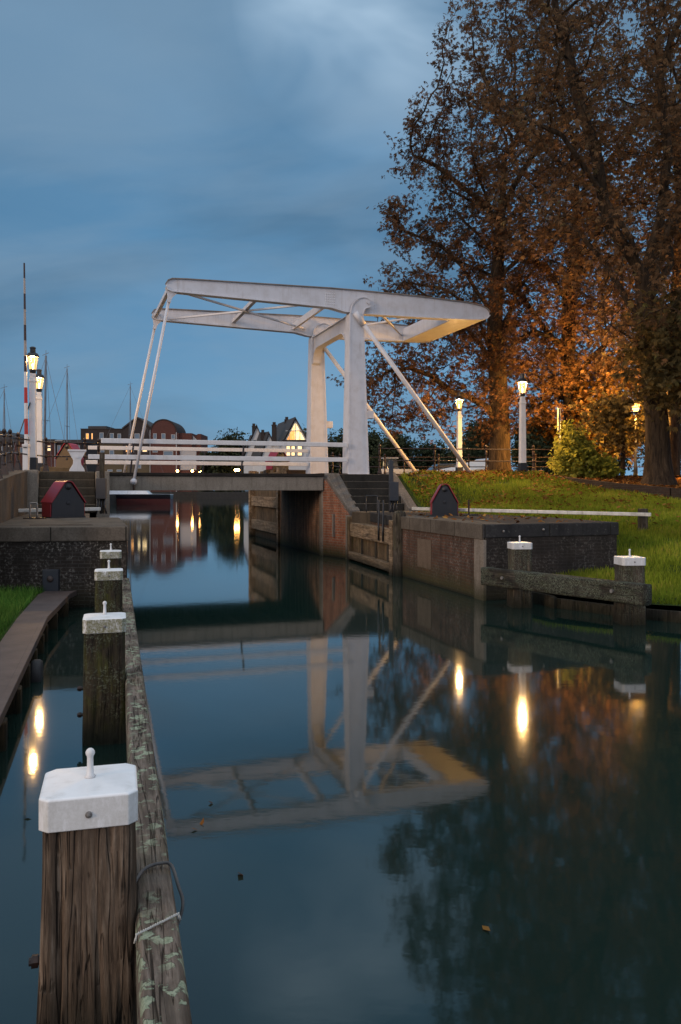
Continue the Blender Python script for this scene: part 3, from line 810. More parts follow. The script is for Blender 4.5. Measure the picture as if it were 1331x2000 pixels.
def sheet(poly, zf, step, name, mat, jit=0.3):
    xs = np.array(poly)
    gx = np.arange(xs[:, 0].min(), xs[:, 0].max(), step); gy = np.arange(xs[:, 1].min(), xs[:, 1].max(), step)
    G = np.array([(a, b) for a in gx for b in gy]) + rng.uniform(-jit, jit, (len(gx) * len(gy), 2)) * step
    G = G[inside(G, poly)]
    bd = []
    for i in range(len(poly)):
        a = np.array(poly[i]); b = np.array(poly[(i + 1) % len(poly)])
        m = max(1, int(np.linalg.norm(b - a) / step))
        for k in range(m): bd.append(a + (b - a) * k / m)
    nb = len(bd)
    pts = [Vector(p) for p in bd] + [Vector(p) for p in G]
    r = delaunay_2d_cdt(pts, [], [tuple(range(nb))], 1, 1e-5)
    V2 = np.array([(v.x, v.y) for v in r[0]])
    z = zf(V2)
    mb = MB(); mb.add([(x, y, zz) for (x, y), zz in zip(V2, z)], [tuple(f) for f in r[2]])
    return mb.build(name, MAT[mat], smooth=True)
def zbank(P):
    n = np.array([noise.noise((p[0] * 0.9, p[1] * 0.9, 0.0)) for p in P]) * 0.05
    return zg(P) + n
tag(sheet(bank_poly, zbank, 0.45, 'grass_bank_ground', 'soil_grass'), kind='structure')
# leaf covered terrace under the trees, held by a low brick wall
wall_line = [(7.27, 28.9, 2.66), (7.85, 27.5, 2.53), (8.65, 25.9, 2.36), (9.75, 24.2, 2.20), (11.4, 23.2, 2.12), (14, 22.4, 2.08), (19, 21.6, 2.05)]
tc = np.array([*wall_line, (9.5, 29, 2.60), (12, 27, 2.36), (10, 26, 2.30), (16, 28, 2.4), (22, 26, 2.3), (9, 31, 2.72), (14, 33, 2.7), (22, 33, 2.6)])
def zterr(P):
    P = np.atleast_2d(P)
    d = np.linalg.norm(P[:, None] - tc[None, :, :2], axis=2) + 0.05
    w = d ** -3
    return (w @ tc[:, 2]) / w.sum(1)
terr_poly = [(p[0] + 0.04, p[1] + 0.05) for p in wall_line] + [(24, 21.2), (24, 33), (14, 32.5), (8.6, 31.0)]
tag(sheet(terr_poly, zterr, 0.5, 'tree_terrace_ground', 'leaf_litter'), kind='structure')
t_ = thing('garden_wall', 'low curving brick wall holding the leaf strewn ground under the trees', 'wall', (9.5, 24.4, 1.8))
mb = MB()
for i in range(len(wall_line) - 1):
    a, b = wall_line[i], wall_line[i + 1]
    d = Vector((b[0] - a[0], b[1] - a[1])).normalized(); n_ = (d.y, -d.x)
    if n_[1] > 0: n_ = (-n_[0], -n_[1])
    vs = []
    for z in (0, 1):
        for p, q in ((a, .10), (b, .10), (b, -.14), (a, -.14)):
            vs.append((p[0] + n_[0] * q, p[1] + n_[1] * q, (p[2] + 0.03) if z else p[2] - 0.9))
    mb.add(vs, [(0, 3, 2, 1), (4, 5, 6, 7), (0, 1, 5, 4), (1, 2, 6, 5), (2, 3, 7, 6), (3, 0, 4, 7)])
mb.build('brick_face', MAT['brick_low'], t_, True)

# timber edging along the right shore
t_ = thing('shore_edging', 'dark timber edging boards along the grass at the water on the right', 'edging', (5, 14, 0))
sh = [(3.45, 16.6), (3.97, 15.3), (5.08, 13.92), (7, 12.6), (10, 10.9), (15, 8.85), (24, 5.3)]
mb = MB()
for i in range(len(sh) - 1):
    a = Vector(sh[i]); b = Vector(sh[i + 1]); d = (b - a); m = max(1, int(d.length / 0.9))
    for j in range(m):
        p0 = a + d * (j / m); p1 = a + d * ((j + 0.985) / m); h = random.uniform(0.17, 0.225)
        u = d.normalized(); n_ = Vector((u.y, -u.x)) * 0.04
        mb.prism([tuple(p0 + n_), tuple(p1 + n_), tuple(p1 - n_), tuple(p0 - n_)], -0.6, h)
        if j % 2 == 0:
            mb.prism([tuple(p0 + n_ * 3.4), tuple(p0 + u * 0.1 + n_ * 3.4), tuple(p0 + u * 0.1 + n_), tuple(p0 + n_)], -0.6, h + 0.03)
mb.build('boards', MAT['pile_wood'], t_, True, bevel=0.006)

# ------------------------------------------------------------------ left low dock and its grass
dock = [(-4.86, 15.12), (-4.84, 14.7), (-4.30, 12.05), (-2.83, 6.84), (-1.9, 3.4), (-1.2, 1.0)]
inner = [(-1.62, 0.9), (-2.32, 3.3), (-3.22, 6.7), (-4.68, 11.9), (-5.36, 14.6), (-5.40, 15.05)]
ZD = 0.33
t_ = thing('mooring_dock', 'narrow rust brown mooring walkway on short piles at the left water edge', 'dock', (-3, 8, 0))
mb = MB(); mb.prism(dock + inner, ZD - 0.045, ZD); mb.build('walkway_top', MAT['rust_plate'], t_, True)
mb = MB()
for i in range(len(dock) - 1):
    a = Vector(dock[i]); b = Vector(dock[i + 1]); u = (b - a).normalized(); n_ = Vector((u.y, -u.x))
    if n_.x < 0: n_ = -n_
    q0 = a + n_ * 0.012; q1 = b + n_ * 0.012; r0 = a - n_ * 0.06; r1 = b - n_ * 0.06
    mb.prism([tuple(q0), tuple(q1), tuple(r1), tuple(r0)], ZD - 0.085, ZD + 0.004)
mb.build('edge_beam', MAT['rust_plate'], t_, True, bevel=0.006)
def along(poly, s):
    for i in range(len(poly) - 1):
        a = Vector(poly[i]); b = Vector(poly[i + 1]); l = (b - a).length
        if s <= l: return a + (b - a) * (s / l), (b - a).normalized()
        s -= l
    return Vector(poly[-1]), (Vector(poly[-1]) - Vector(poly[-2])).normalized()
for s in (0.9, 2.2, 3.3, 4.15, 5.2, 6.1, 7.2, 8.4, 9.7, 11.0):
    p, u = along(dock, s)
    mb = MB(); w = random.uniform(0.07, 0.10)
    n_ = Vector((-u.y, u.x))
    if n_.x > 0: n_ = -n_
    c = p + n_ * 0.055
    mb.box(c.x - w, c.x + w, c.y - w, c.y + w, -0.8, ZD - 0.088, rz=0.3)
    mb.build('pile', MAT['dock_pile'], t_, True, bevel=0.015)
# dark sheet piling behind the piles
mb = MB()
for i in range(len(inner) - 1):
    a = inner[i]; b = inner[i + 1]
    mb.prism([a, b, (b[0] + 0.12, b[1]), (a[0] + 0.12, a[1])], -0.8, ZD - 0.05)
mb.build('back_boards', MAT['quay_dark'], t_, True)
# car tyre hung as a fender
p, u = along(dock, 5.75)
ty = thing('tyre_fender', 'old car tyre hung as a fender under the left walkway', 'tyre', (p.x + 0.07, p.y, 0.04), math.atan2(u.y, u.x))
mb = MB(); mb.lathe([(0.10, -0.055), (0.165, -0.06), (0.185, -0.03), (0.185, 0.03), (0.165, 0.06), (0.10, 0.055), (0.095, 0.0), (0.10, -0.054)], n=22)
o = mb.build('tyre', MAT['tyre'], ty, smooth=True); o.rotation_euler = (PI / 2, 0, 0)
# ground behind
gl_poly = inner[::-1] 
gl_poly = [(-5.40, 15.02), (-5.36, 14.6), (-4.68, 11.9), (-3.22, 6.7), (-2.32, 3.3), (-1.62, 0.9), (-30, 0.9), (-30, 14.2)]
tag(sheet(gl_poly, lambda P: 0.315 + np.array([noise.noise((p[0], p[1], 4)) for p in P]) * 0.03 + np.clip((-P[:, 0] - 0.283 * P[:, 1] - 1.6) * 0.06, 0, .4), 0.4, 'left_bank_ground', 'soil_grass'), kind='structure')

# ------------------------------------------------------------------ grass blades and fallen leaves
def blades(P, z, h, w, name, mat, lean=0.5):
    n = len(P)
    ang = rng.uniform(0, 2 * PI, n)
    hh = h * rng.uniform(0.45, 1.25, n); ww = w * rng.uniform(0.6, 1.3, n)
    la = rng.uniform(0, 2 * PI, n); ll = rng.uniform(0, lean, n) * hh
    v = np.zeros((n, 3, 3))
    v[:, 0, 0] = P[:, 0] - np.cos(ang) * ww / 2; v[:, 0, 1] = P[:, 1] - np.sin(ang) * ww / 2; v[:, 0, 2] = z - 0.01
    v[:, 1, 0] = P[:, 0] + np.cos(ang) * ww / 2; v[:, 1, 1] = P[:, 1] + np.sin(ang) * ww / 2; v[:, 1, 2] = z - 0.01
    v[:, 2, 0] = P[:, 0] + np.cos(la) * ll; v[:, 2, 1] = P[:, 1] + np.sin(la) * ll; v[:, 2, 2] = z + hh
    clump = np.array([noise.noise((p[0] * 0.7, p[1] * 0.7, 2)) for p in P])
    tint = np.clip(rng.normal(0.45, 0.22, n) + clump * 0.35, 0, 1)
    return fast_mesh(name, v.reshape(-1, 3), 3, MAT[mat], None, tint)
def scatter(poly, n, f=None):
    xs = np.array(poly)
    P = np.column_stack([rng.uniform(xs[:, 0].min(), xs[:, 0].max(), n), rng.uniform(xs[:, 1].min(), xs[:, 1].max(), n)])
    P = P[inside(P, poly)]
    if f is not None: P = P[f(P)]
    return P
view = lambda P: (P[:, 0] < 0.46 * P[:, 1] + 1.5)
shrunk = [(3.52, 16.6), (4.0, 15.33), (5.1, 13.96), (7, 12.64), (10, 10.94), (13, 9.7), (13, 23.0), (9.6, 24.0), (8.5, 25.7), (7.7, 27.3), (7.1, 28.9), (7.4, 29.8), (3.2, 29.6), tuple(B2(1.62, 0.0)), tuple(B2(1.62, -1.9)), (2.5, 25.6), (3.3, 24.4), (5.3, 20.4), (5.92, 17.4)]
P = scatter(shrunk, 330000, view)
dens = np.array([noise.noise((p[0] * 1.3, p[1] * 1.3, 9)) for p in P])
P = P[dens > rng.uniform(-0.75, 0.15, len(P))]
tag(blades(P, zbank(P), 0.12, 0.022, 'bank_grass', 'grass_blade'), 'green grass covering the bank below the railing', kind='stuff')
gp = [(-5.41, 15.0), (-5.38, 14.55), (-4.70, 11.85), (-3.25, 6.65), (-2.36, 3.2), (-2.36, 2.5), (-9, 2.5), (-13, 14.3)]
P = scatter(gp, 150000, lambda P: (P[:, 0] > -0.46 * P[:, 1] - 1.2) | (rng.uniform(0, 1, len(P)) < 0.6))
edge = rng.uniform(0, 1, len(P)) < 0.9
z = 0.315 + np.clip((-P[:, 0] - 0.283 * P[:, 1] - 1.6) * 0.06, 0, .4)
tag(blades(P, z, 0.15, 0.018, 'left_bank_grass', 'grass_left', 0.9), 'lush green grass beside the rust brown walkway', kind='stuff')
def litter(P, z, size, name, lift=0.02):
    n = len(P)
    a = rng.uniform(0, 2 * PI, n); s = size * rng.uniform(0.5, 1.2, n)
    tx = rng.normal(0, 0.35, n); tyy = rng.normal(0, 0.35, n)
    v = np.zeros((n, 4, 3))
    for k, (u, w) in enumerate(((1, 0), (0.1, 0.5), (-1, 0), (0.1, -0.5))):
        dx = np.cos(a) * u * s - np.sin(a) * w * s; dy = np.sin(a) * u * s + np.cos(a) * w * s
        v[:, k, 0] = P[:, 0] + dx; v[:, k, 1] = P[:, 1] + dy; v[:, k, 2] = z + lift + dx * tx + dy * tyy
    return fast_mesh(name, v.reshape(-1, 3), 4, MAT['fallen_leaf'], None, rng.uniform(0, 1, n))
Pb = scatter(shrunk, 34000, lambda P: view(P) & (rng.uniform(0, 1, len(P)) < np.clip((P[:, 1] - 18) / 10.5, 0.015, 1) ** 2.2))
_n = np.array([noise.noise((p[0] * .8, p[1] * .8, 31)) for p in Pb]); Pb = Pb[_n > rng.uniform(-.6, .25, len(Pb))]
Pt = scatter(terr_poly, 26000, view)
P2 = scatter([B2(1, -2.2), (3, 24.4), (5, 20.5), (5.6, 17.6), (3, 16.6), (1.6, 21)], 260)
PP = np.vstack([Pb, Pt]); zz = np.concatenate([zbank(Pb) + rng.uniform(0.03, 0.12, len(Pb)), zterr(Pt)])
tag(litter(np.vstack([PP, P2]), np.concatenate([zz, np.full(len(P2), 1.5)]), 0.075, 'fallen_leaves'), 'brown and orange leaves fallen on the bank', kind='stuff')
P = np.column_stack([rng.uniform(-1.6, 1.6, 26), rng.uniform(3.4, 9, 26)])
fl = np.array([W(395, 1610, 5.4)[:2], W(412, 1570, 5.75)[:2], W(380, 1625, 5.3)[:2], W(470, 1710, 4.68)[:2], W(950, 1815, 4.1)[:2], W(55, 1600, 5.5)[:2]])
tag(litter(fl, np.full(len(fl), 0.006), 0.032, 'floating_leaves', 0.004), 'a few orange leaves floating on the dark water', kind='stuff')
# ------------------------------------------------------------------ the white drawbridge
br = thing('drawbridge', 'white painted steel drawbridge with balance beams above the lock', 'drawbridge', (BX, BY, 0), BR)
Wm = MAT['bridge_white']
WS = 4.59
# deck
mb = MB(); mb.box(-8.04, -1.20, -0.28, -0.02, 2.15, 2.60); mb.box(-8.04, -1.20, WS + 0.45, WS + 0.7, 2.15, 2.60)
for a in np.linspace(-7.6, -1.6, 6): mb.box(a, a + 0.18, -0.02, WS + 0.45, 2.2, 2.58)
mb.build('deck_girder', MAT['concrete'], br, bevel=0.012)
mb = MB(); mb.box(-8.06, -1.18, -0.34, WS + 0.75, 2.605, 2.70); mb.build('deck', MAT['deck_timber'], br, bevel=0.01)
# posts and rails of the deck
def rail(name, t0, t1, s, z0, z1):
    mb = MB(); mb.box(t0, t1, s, s + 0.09, z0, z1); return mb.build(name, MAT['rail_white'], br, bevel=0.012)
rail('guard_rail', -8.22, -0.30, -0.12, 3.60, 3.745)
rail('guard_rail', -8.60, -0.30, -0.12, 3.105, 3.25)
rail('guard_rail', -8.50, -0.28, WS + 0.08, 3.615, 3.75)
rail('guard_rail', -8.60, -0.28, WS + 0.08, 3.09, 3.23)
for t, s in ((-3.9, -0.05), (-7.35, -0.05), (-4.4, WS + 0.15), (-6.9, WS + 0.15)):
    mb = MB(); mb.bar((t, s, 2.70), (t + 0.10, s, 3.68), 0.05, 0.05); mb.build('rail_post', MAT['railing_iron'], br)

def rivets(mb, pts, r=0.017, y=0.0):
    for x, z in pts:
        mb.lathe([(r, 0), (r * 0.75, r * 0.6), (r * 0.2, r * 0.8)], n=5) if False else mb.add(
            [(x - r, y, z - r), (x + r, y, z - r), (x + r, y, z + r), (x - r, y, z + r), (x, y - r * 0.8, z)], [(0, 1, 4), (1, 2, 4), (2, 3, 4), (3, 0, 4)])

def line_pts(a, b, step):
    n = max(1, int(math.hypot(b[0] - a[0], b[1] - a[1]) / step))
    return [(a[0] + (b[0] - a[0]) * i / n, a[1] + (b[1] - a[1]) * i / n) for i in range(n + 1)]

bt, tp = (-0.235, 0.497), (-0.144, 0.33)
hornl = [(-0.115, 8.12), (-0.105, 8.25), (-0.06, 8.40), (0.03, 8.53), (0.16, 8.63), (0.32, 8.685), (0.46, 8.67), (0.58, 8.60), (0.62, 8.50), (0.60, 8.42), (0.52, 8.375), (0.43, 8.345), (0.36, 8.28), (0.325, 8.18), (0.32, 8.12)]
zt = 8.14
def column(s):
    mb = MB()
    mb.taper((bt[0], bt[1], s, s + 0.62), (tp[0], tp[1], s + 0.10, s + 0.52), 2.70, zt)
    c = mb.build('column', Wm, br, bevel=0.012)
    # edge flanges proud of the plate, front and left
    mb = MB()
    def fl(x0, x1, y0, y1, X0, X1, Y0, Y1): mb.taper((x0, x1, y0, y1), (X0, X1, Y0, Y1), 2.702, zt - 0.002)
    fl(bt[0] - 0.012, bt[0] + 0.045, s - 0.012, s + 0.05, tp[0] - 0.012, tp[0] + 0.045, s + 0.088, s + 0.15)
    fl(bt[1] - 0.045, bt[1] + 0.012, s - 0.012, s + 0.05, tp[1] - 0.045, tp[1] + 0.012, s + 0.088, s + 0.15)
    fl(bt[0] - 0.012, bt[0] + 0.05, s + 0.57, s + 0.632, tp[0] - 0.012, tp[0] + 0.05, s + 0.47, s + 0.532)
    fl(bt[1] - 0.05, bt[1] + 0.012, s + 0.57, s + 0.632, tp[1] - 0.05, tp[1] + 0.012, s + 0.47, s + 0.532)
    for side in (0, 1):
        n = 46
        for i in range(1, n):
            f = i / n
            x = (bt[side] + (tp[side] - bt[side]) * f) + (0.016 if side == 0 else -0.016)
            y = s - 0.012 + 0.10 * f
            z = 2.70 + (zt - 2.70) * f
            rivets(mb, [(x, z)], 0.015, y)
    mb.build('edge_angle', Wm, c)
    mb = MB(); mb.box(bt[0] - 0.07, bt[1] + 0.07, s - 0.07, s + 0.69, 2.66, 2.70); mb.build('base_plate', Wm, c, bevel=0.008)
    for y in (s + 0.09, s + 0.50):
        mb = MB(); mb.plate(hornl, y, y + 0.035); h = mb.build('pivot_plate', Wm, c)
        mb = MB(); mb.strip(hornl[:8], y - 0.035, y + 0.06, 0.016); mb.strip(hornl[9:], y - 0.035, y + 0.06, 0.016); mb.build('plate_flange', Wm, h)
        mb = MB(); mb.tube([(0.50, y - 0.06, 8.545), (0.50, y + 0.1, 8.545)], 0.065, 12); mb.build('pivot_pin', Wm, h)
    # small bracket box on the land side
    mb = MB(); mb.box(0.42, 0.70, s + 0.05, s + 0.3, 4.60, 4.86); mb.build('bracket', Wm, c, bevel=0.01)
    return c
column(0.0); column(WS)

top_ = [(-6.225, 8.70), (-6.17, 8.79), (-6.05, 8.845), (-5.6, 8.865), (-0.8, 8.945), (0.35, 8.94), (2.4, 8.905), (4.3, 8.825), (4.85, 8.745), (5.08, 8.66), (5.19, 8.54)]
bot_ = [(-6.225, 8.60), (-6.17, 8.51), (-6.05, 8.465), (-5.6, 8.450), (-0.8, 8.32), (-0.3, 8.215), (0.35, 8.185), (2.4, 8.20), (4.3, 8.245), (4.85, 8.275), (5.08, 8.33), (5.19, 8.45)]
def beam(s):
    y0, y1 = s + 0.20, s + 0.44
    mb = MB(); mb.plate(bot_ + top_[::-1], y0 + 0.03, y1 - 0.03)
    def interp(L, x):
        for i in range(len(L) - 1):
            if L[i][0] <= x <= L[i + 1][0]:
                f = (x - L[i][0]) / (L[i + 1][0] - L[i][0] + 1e-9); return L[i][1] + (L[i + 1][1] - L[i][1]) * f
        return L[-1][1]
    for x in np.arange(-5.9, 5.0, 0.11):
        rivets(mb, [(x, interp(top_, x) - 0.05), (x, interp(bot_, x) + 0.05)], 0.017, y0 + 0.03)
    for i in range(5):
        for j in range(6):
            rivets(mb, [(-0.95 + i * 0.075, 8.42 + j * 0.085)], 0.024, y0 + 0.03)
    for i in range(2):
        for j in range(3): rivets(mb, [(-5.95 + i * 0.09, 8.56 + j * 0.09)], 0.014, y0 + 0.03)
    for i in range(6): rivets(mb, [(0.35 + i * 0.1, 8.86)], 0.02, y0 + 0.03)
    for i in range(5): rivets(mb, [(0.80, 8.40 + i * 0.1)], 0.02, y0 + 0.03)
    b = mb.build('balance_beam', Wm, br)
    mb = MB(); mb.strip(top_, y0 - 0.03, y1 + 0.03, 0.028); mb.build('top_flange', MAT['rusty_edge_shade'], b)
    mb = MB(); mb.strip(bot_[::-1], y0 - 0.03, y1 + 0.03, 0.028); mb.build('bottom_flange', Wm, b)
    # hanger bracket and rod
    mb = MB(); mb.plate([(-6.20, 8.46), (-5.86, 8.46), (-6.02, 8.30), (-6.10, 8.12), (-6.20, 8.12), (-6.18, 8.30)], y0 + 0.05, y1 - 0.05)
    mb.tube([(-6.14, y0, 8.16), (-6.14, y1, 8.16)], 0.06, 10)
    mb.build('hanger_bracket', Wm, b)
    ys = -0.40 if s < 1 else WS + 0.82
    mb = MB(); mb.tube([(-6.14, (y0 + y1) / 2, 8.2), (-7.28, ys, 2.42)], 0.048, 10)
    h = mb.build('hanger_rod', Wm, br, smooth=True)
    mb = MB(); mb.ball((-7.28, ys, 2.42), 0.105, 12, 8); mb.tube([(-7.28, ys - 0.1, 2.42), (-7.28, -0.2 if s < 1 else ys - 0.3, 2.42)], 0.05, 8); mb.build('rod_end', Wm, h, smooth=True)
    mb = MB(); mb.tube([(-7.28, ys, 2.32), (-7.28, ys, 2.16)], 0.03, 6); mb.build('rod_bolt', MAT['railing_iron'], h)
beam(0.0); beam(WS)
ya, yb = 0.36, WS + 0.28
# counterweight box between the beam ends
mb = MB(); mb.plate([(3.75, 8.20), (4.85, 8.245), (5.08, 8.30), (5.16, 8.40), (5.16, 8.55), (4.85, 8.66), (3.75, 8.72)], 0.445, WS + 0.20)
mb.build('counterweight_box', Wm, br, bevel=0.01)
# cross bars
def crossbar(t, z, w, h, tt=None):
    mb = MB(); mb.bar((t, ya, z), (tt if tt is not None else t, yb, z), w, h); return mb.build('cross_bar', Wm, br)
crossbar(-6.1, 8.62, 0.12, 0.14); crossbar(-3.2, 8.58, 0.13, 0.13); crossbar(-0.85, 8.52, 0.10, 0.24); crossbar(0.75, 8.42, 0.12, 0.14)
mb = MB()
for (a, b) in (((-5.7, ya), (-0.35, yb)), ((-5.7, yb), (-0.9, ya)), ((0.8, ya), (3.7, yb)), ((0.8, yb), (3.7, ya))):
    z = 8.47 if a[1] == ya else 8.50
    mb.bar((a[0], a[1], z), (b[0], b[1], z), 0.07, 0.06)
mb.build('diagonal_brace', Wm, br)
# portal beam tying the two columns, with curved knees
def knee(sgn, s0):
    pts = []
    for i in range(7):
        a = PI / 2 * i / 6
        pts.append((s0 + sgn * 0.75 * (1 - math.sin(a)), 7.30 - 0.75 * (1 - math.cos(a)) ))
    return pts
mb = MB()
yl, yr = 0.53, WS + 0.09
prof = [(yl, 8.10), (yl, 7.05)]
for i in range(8):
    a = PI / 2 * i / 7; prof.append((yl + 0.12 + 0.6 * (1 - math.cos(a)), 7.13 + 0.52 * math.sin(a)))
for i in range(8):
    a = PI / 2 * (1 - i / 7); prof.append((yr - 0.12 - 0.6 * (1 - math.cos(a)), 7.13 + 0.52 * math.sin(a)))
prof += [(yr, 7.05), (yr, 8.10)]
n = len(prof)
x0, x1 = -0.06, 0.02
vs = [(x0, y, z) for y, z in prof] + [(x1, y, z) for y, z in prof]
mb.add(vs, [tuple(range(n - 1, -1, -1)), tuple(range(n, 2 * n))] + [(i, (i + 1) % n, n + (i + 1) % n, n + i) for i in range(n)])
mb.box(-0.14, 0.16, yl, yr, 8.102, 8.13)
for i in range(1, n - 2):
    (ya_, za_), (yb_, zb_) = prof[i], prof[i + 1]
    mb.add([(-0.14, ya_, za_), (0.16, ya_, za_), (0.16, yb_, zb_), (-0.14, yb_, zb_), (-0.14, ya_, za_ - .02), (0.16, ya_, za_ - .02), (0.16, yb_, zb_ - .02), (-0.14, yb_, zb_ - .02)],
           [(0, 1, 2, 3), (7, 6, 5, 4), (0, 4, 5, 1), (1, 5, 6, 2), (2, 6, 7, 3), (3, 7, 4, 0)])
mb.build('portal_beam', Wm, br)
# back stays
for s in (-0.10, WS - 0.10):
    mb = MB(); mb.tube([(0.10, s + 0.10, 8.02), (4.42, s + 0.10, 2.62)], 0.078, 12)
    b = mb.build('back_stay', Wm, br, smooth=True)
    d = Vector((4.32, 0, -5.40)).normalized()
    mb = MB(); mb.tube([Vector((0.0, s + 0.10, 8.145)), Vector((0.0, s + 0.10, 8.145)) + d * 0.5], 0.10, 12)
    mb.build('stay_socket', Wm, b, smooth=True)
# white hourglass rail rest standing left of the deck
rr = thing('rail_rest', 'white hourglass shaped stand at the left end of the deck rails', 'stand', BF(-8.92, 0.0, 2.73), BR)
mb = MB()
pr = [(-0.23, 0), (0.23, 0), (0.21, 0.07), (0.12, 0.22), (0.11, 0.34), (0.2, 0.50), (0.25, 0.60), (-0.25, 0.60), (-0.2, 0.50), (-0.11, 0.34), (-0.12, 0.22), (-0.21, 0.07)]
mb.plate(pr, -0.06, 0.06); mb.build('stand_plate', MAT['rail_white'], rr, bevel=0.01)
mb = MB(); mb.box(-0.27, 0.27, -0.08, 0.08, 0.602, 0.66); mb.build('saddle', MAT['rail_white'], rr, bevel=0.01)
mb = MB(); mb.tube([(0, -0.10, 0.43), (0, -0.06, 0.43)], 0.03, 8); mb.build('bolt', MAT['rail_white'], rr)
# ------------------------------------------------------------------ mooring posts
FU = math.atan2(0.272, 1.0)       # fender line runs along (-0.272, 1)
def rough_post(s, h0, h1, seed, around=96, rows=44, flare=0.03, groove=0.012, rnd=0.05, warp=0.010):
    """square timber with chamfered corners, split and worn: returns MB in local coords"""
    mb = MB(); vs = []; fs = []
    hw = s / 2
    for j in range(rows + 1):
        f = j / rows; z = h0 + (h1 - h0) * f
        for k in range(around):
            t = 2 * PI * k / around
            c, sn = math.cos(t), math.sin(t)
            m = (abs(c) ** 9 + abs(sn) ** 9) ** (-1 / 9.0)
            x, y = c * m * hw, sn * m * hw
            g = noise.noise((x * 26 + seed, y * 26, z * 1.1)) 
            g2 = noise.noise((x * 60 + seed, y * 60, z * 2.0 + 7))
            b = noise.noise((x * 3 + seed, y * 3, z * 2.2))
            d = -groove * max(0.0, g - 0.18) * 3.2 - groove * 0.5 * max(0, g2) + warp * b
            d *= 0.25 + 0.75 * min(1.0, (h1 - z) / 0.25)
            d += flare * (1 - f) ** 1.5
            ex = 1 + d / hw
            vs.append((x * ex, y * ex, z))
    for j in range(rows):
        for k in range(around):
            a = j * around + k; b = j * around + (k + 1) % around
            fs.append((a, b, b + around, a + around))
    fs.append(tuple(rows * around + k for k in range(around)))
    return mb.add(vs, fs)
def cap_mb(s, z0, hgt, ch=0.045):
    h = s / 2 + 0.010
    mb = MB()
    def ring(hh, c, z): return [(-hh + c, -hh, z), (hh - c, -hh, z), (hh, -hh + c, z), (hh, hh - c, z), (hh - c, hh, z), (-hh + c, hh, z), (-hh, hh - c, z), (-hh, -hh + c, z)]
    rings = [ring(h, ch, z0), ring(h, ch, z0 + hgt - 0.006), ring(h - 0.008, ch, z0 + hgt), ring(0.03, 0.01, z0 + hgt + 0.012)]
    vs = sum(rings, []); fs = [tuple(range(7, -1, -1))]
    for j in range(3):
        for k in range(8):
            fs.append((8 * j + k, 8 * j + (k + 1) % 8, 8 * j + 8 + (k + 1) % 8, 8 * j + 8 + k))
    fs.append(tuple(24 + k for k in range(8)))
    return mb.add(vs, fs)
def mooring_post(x, y, rz, s, ztop, label, wood, cap, seed, capk=None, hgt=0.125, pin=0.118, **kw):
    r = thing('mooring_post', label, 'mooring post', (x, y, 0), rz, 'white capped mooring posts')
    o = rough_post(s, -0.6, ztop - hgt + 0.03, seed, **kw).build('post', MAT[wood], r, smooth=True, uv=False)
    c = cap_mb(s, ztop - hgt, hgt, 0.035).build('cap', MAT[cap], r, bevel=0.012, seg=3)
    c.modifiers['bevel'].angle_limit = math.radians(20)
    c.data.polygons.foreach_set('use_smooth', [True] * len(c.data.polygons))
    wn = c.modifiers.new('normals', 'WEIGHTED_NORMAL')
    mb = MB()
    pr = [(0.019, 0.0), (0.022, 0.004), (0.0145, 0.012), (0.0125, 0.05), (0.012, pin - 0.04)]
    br_ = 0.0185
    for i in range(2, 9):
        a = PI * i / 8
        pr.append((max(0.001, br_ * math.sin(a)), pin - 0.02 - br_ * math.cos(a)))
    mb.lathe([(a, b) for a, b in pr], (0.0, 0.0, ztop + 0.012), 16); mb.build('pin', MAT['lamp_white'], c, smooth=True)
    mb = MB(); mb.lathe([(0.013, 0), (0.013, 0.004), (0.007, 0.006), (0.006, 0.012), (0.002, 0.013)], n=12)
    sc_ = mb.build('screw', MAT['steel'], c); sc_.rotation_euler = (PI / 2, 0, 0); sc_.location = (0, -s / 2 - 0.010, ztop - hgt * 0.55)
    return r
SP = 0.345
n_f = Vector((math.cos(FU), math.sin(FU)))      # across the fender, to the right
u_f = Vector((-math.sin(FU), math.cos(FU)))
def on_line(yfront):            # centre of a post whose front right corner is at distance yfront
    fr = Vector((-0.79 - 0.272 * (yfront - 3.17), yfront))
    c = fr - n_f * (SP / 2) + u_f * (SP / 2)
    return c.x, c.y
for (yf, zt_, lab, wood, cap, seed, kw) in (
        (3.17, 1.035, 'nearest mooring post, brown split timber with a clean white cap', 'post_wood', 'cap_clean', 3.1, dict(around=220, rows=80, groove=0.017, flare=0.055)),
        (7.12, 1.085, 'mossy dark mooring post with green stained white cap, second along the long beam', 'post_mossy', 'cap_mossy', 11.7, dict(around=120, rows=50)),
        (10.85, 1.125, 'mossy mooring post, third along the long beam, before the dark platform', 'post_mossy', 'cap_mossy', 23.3, {}),
        (14.35, 1.115, 'farthest small mooring post of the beam row, close to the dark platform wall', 'post_mossy', 'cap_mossy', 31.9, {})):
    x, y = on_line(yf)
    p_ = mooring_post(x, y, FU, SP, zt_, lab, wood, cap, seed, **kw)
    # bolts through the post on the dock side
    for zz in ((0.33,) if yf < 4 else (0.45, 0.22)):
        mb = MB(); mb.tube([(-SP / 2 - 0.06, 0.02, zz), (-SP / 2 + 0.03, 0.02, zz)], 0.016, 8)
        mb.tube([(-SP / 2 - 0.05, 0.02, zz), (-SP / 2 - 0.025, 0.02, zz)], 0.026, 6); mb.build('bolt', MAT['railing_iron'], p_)

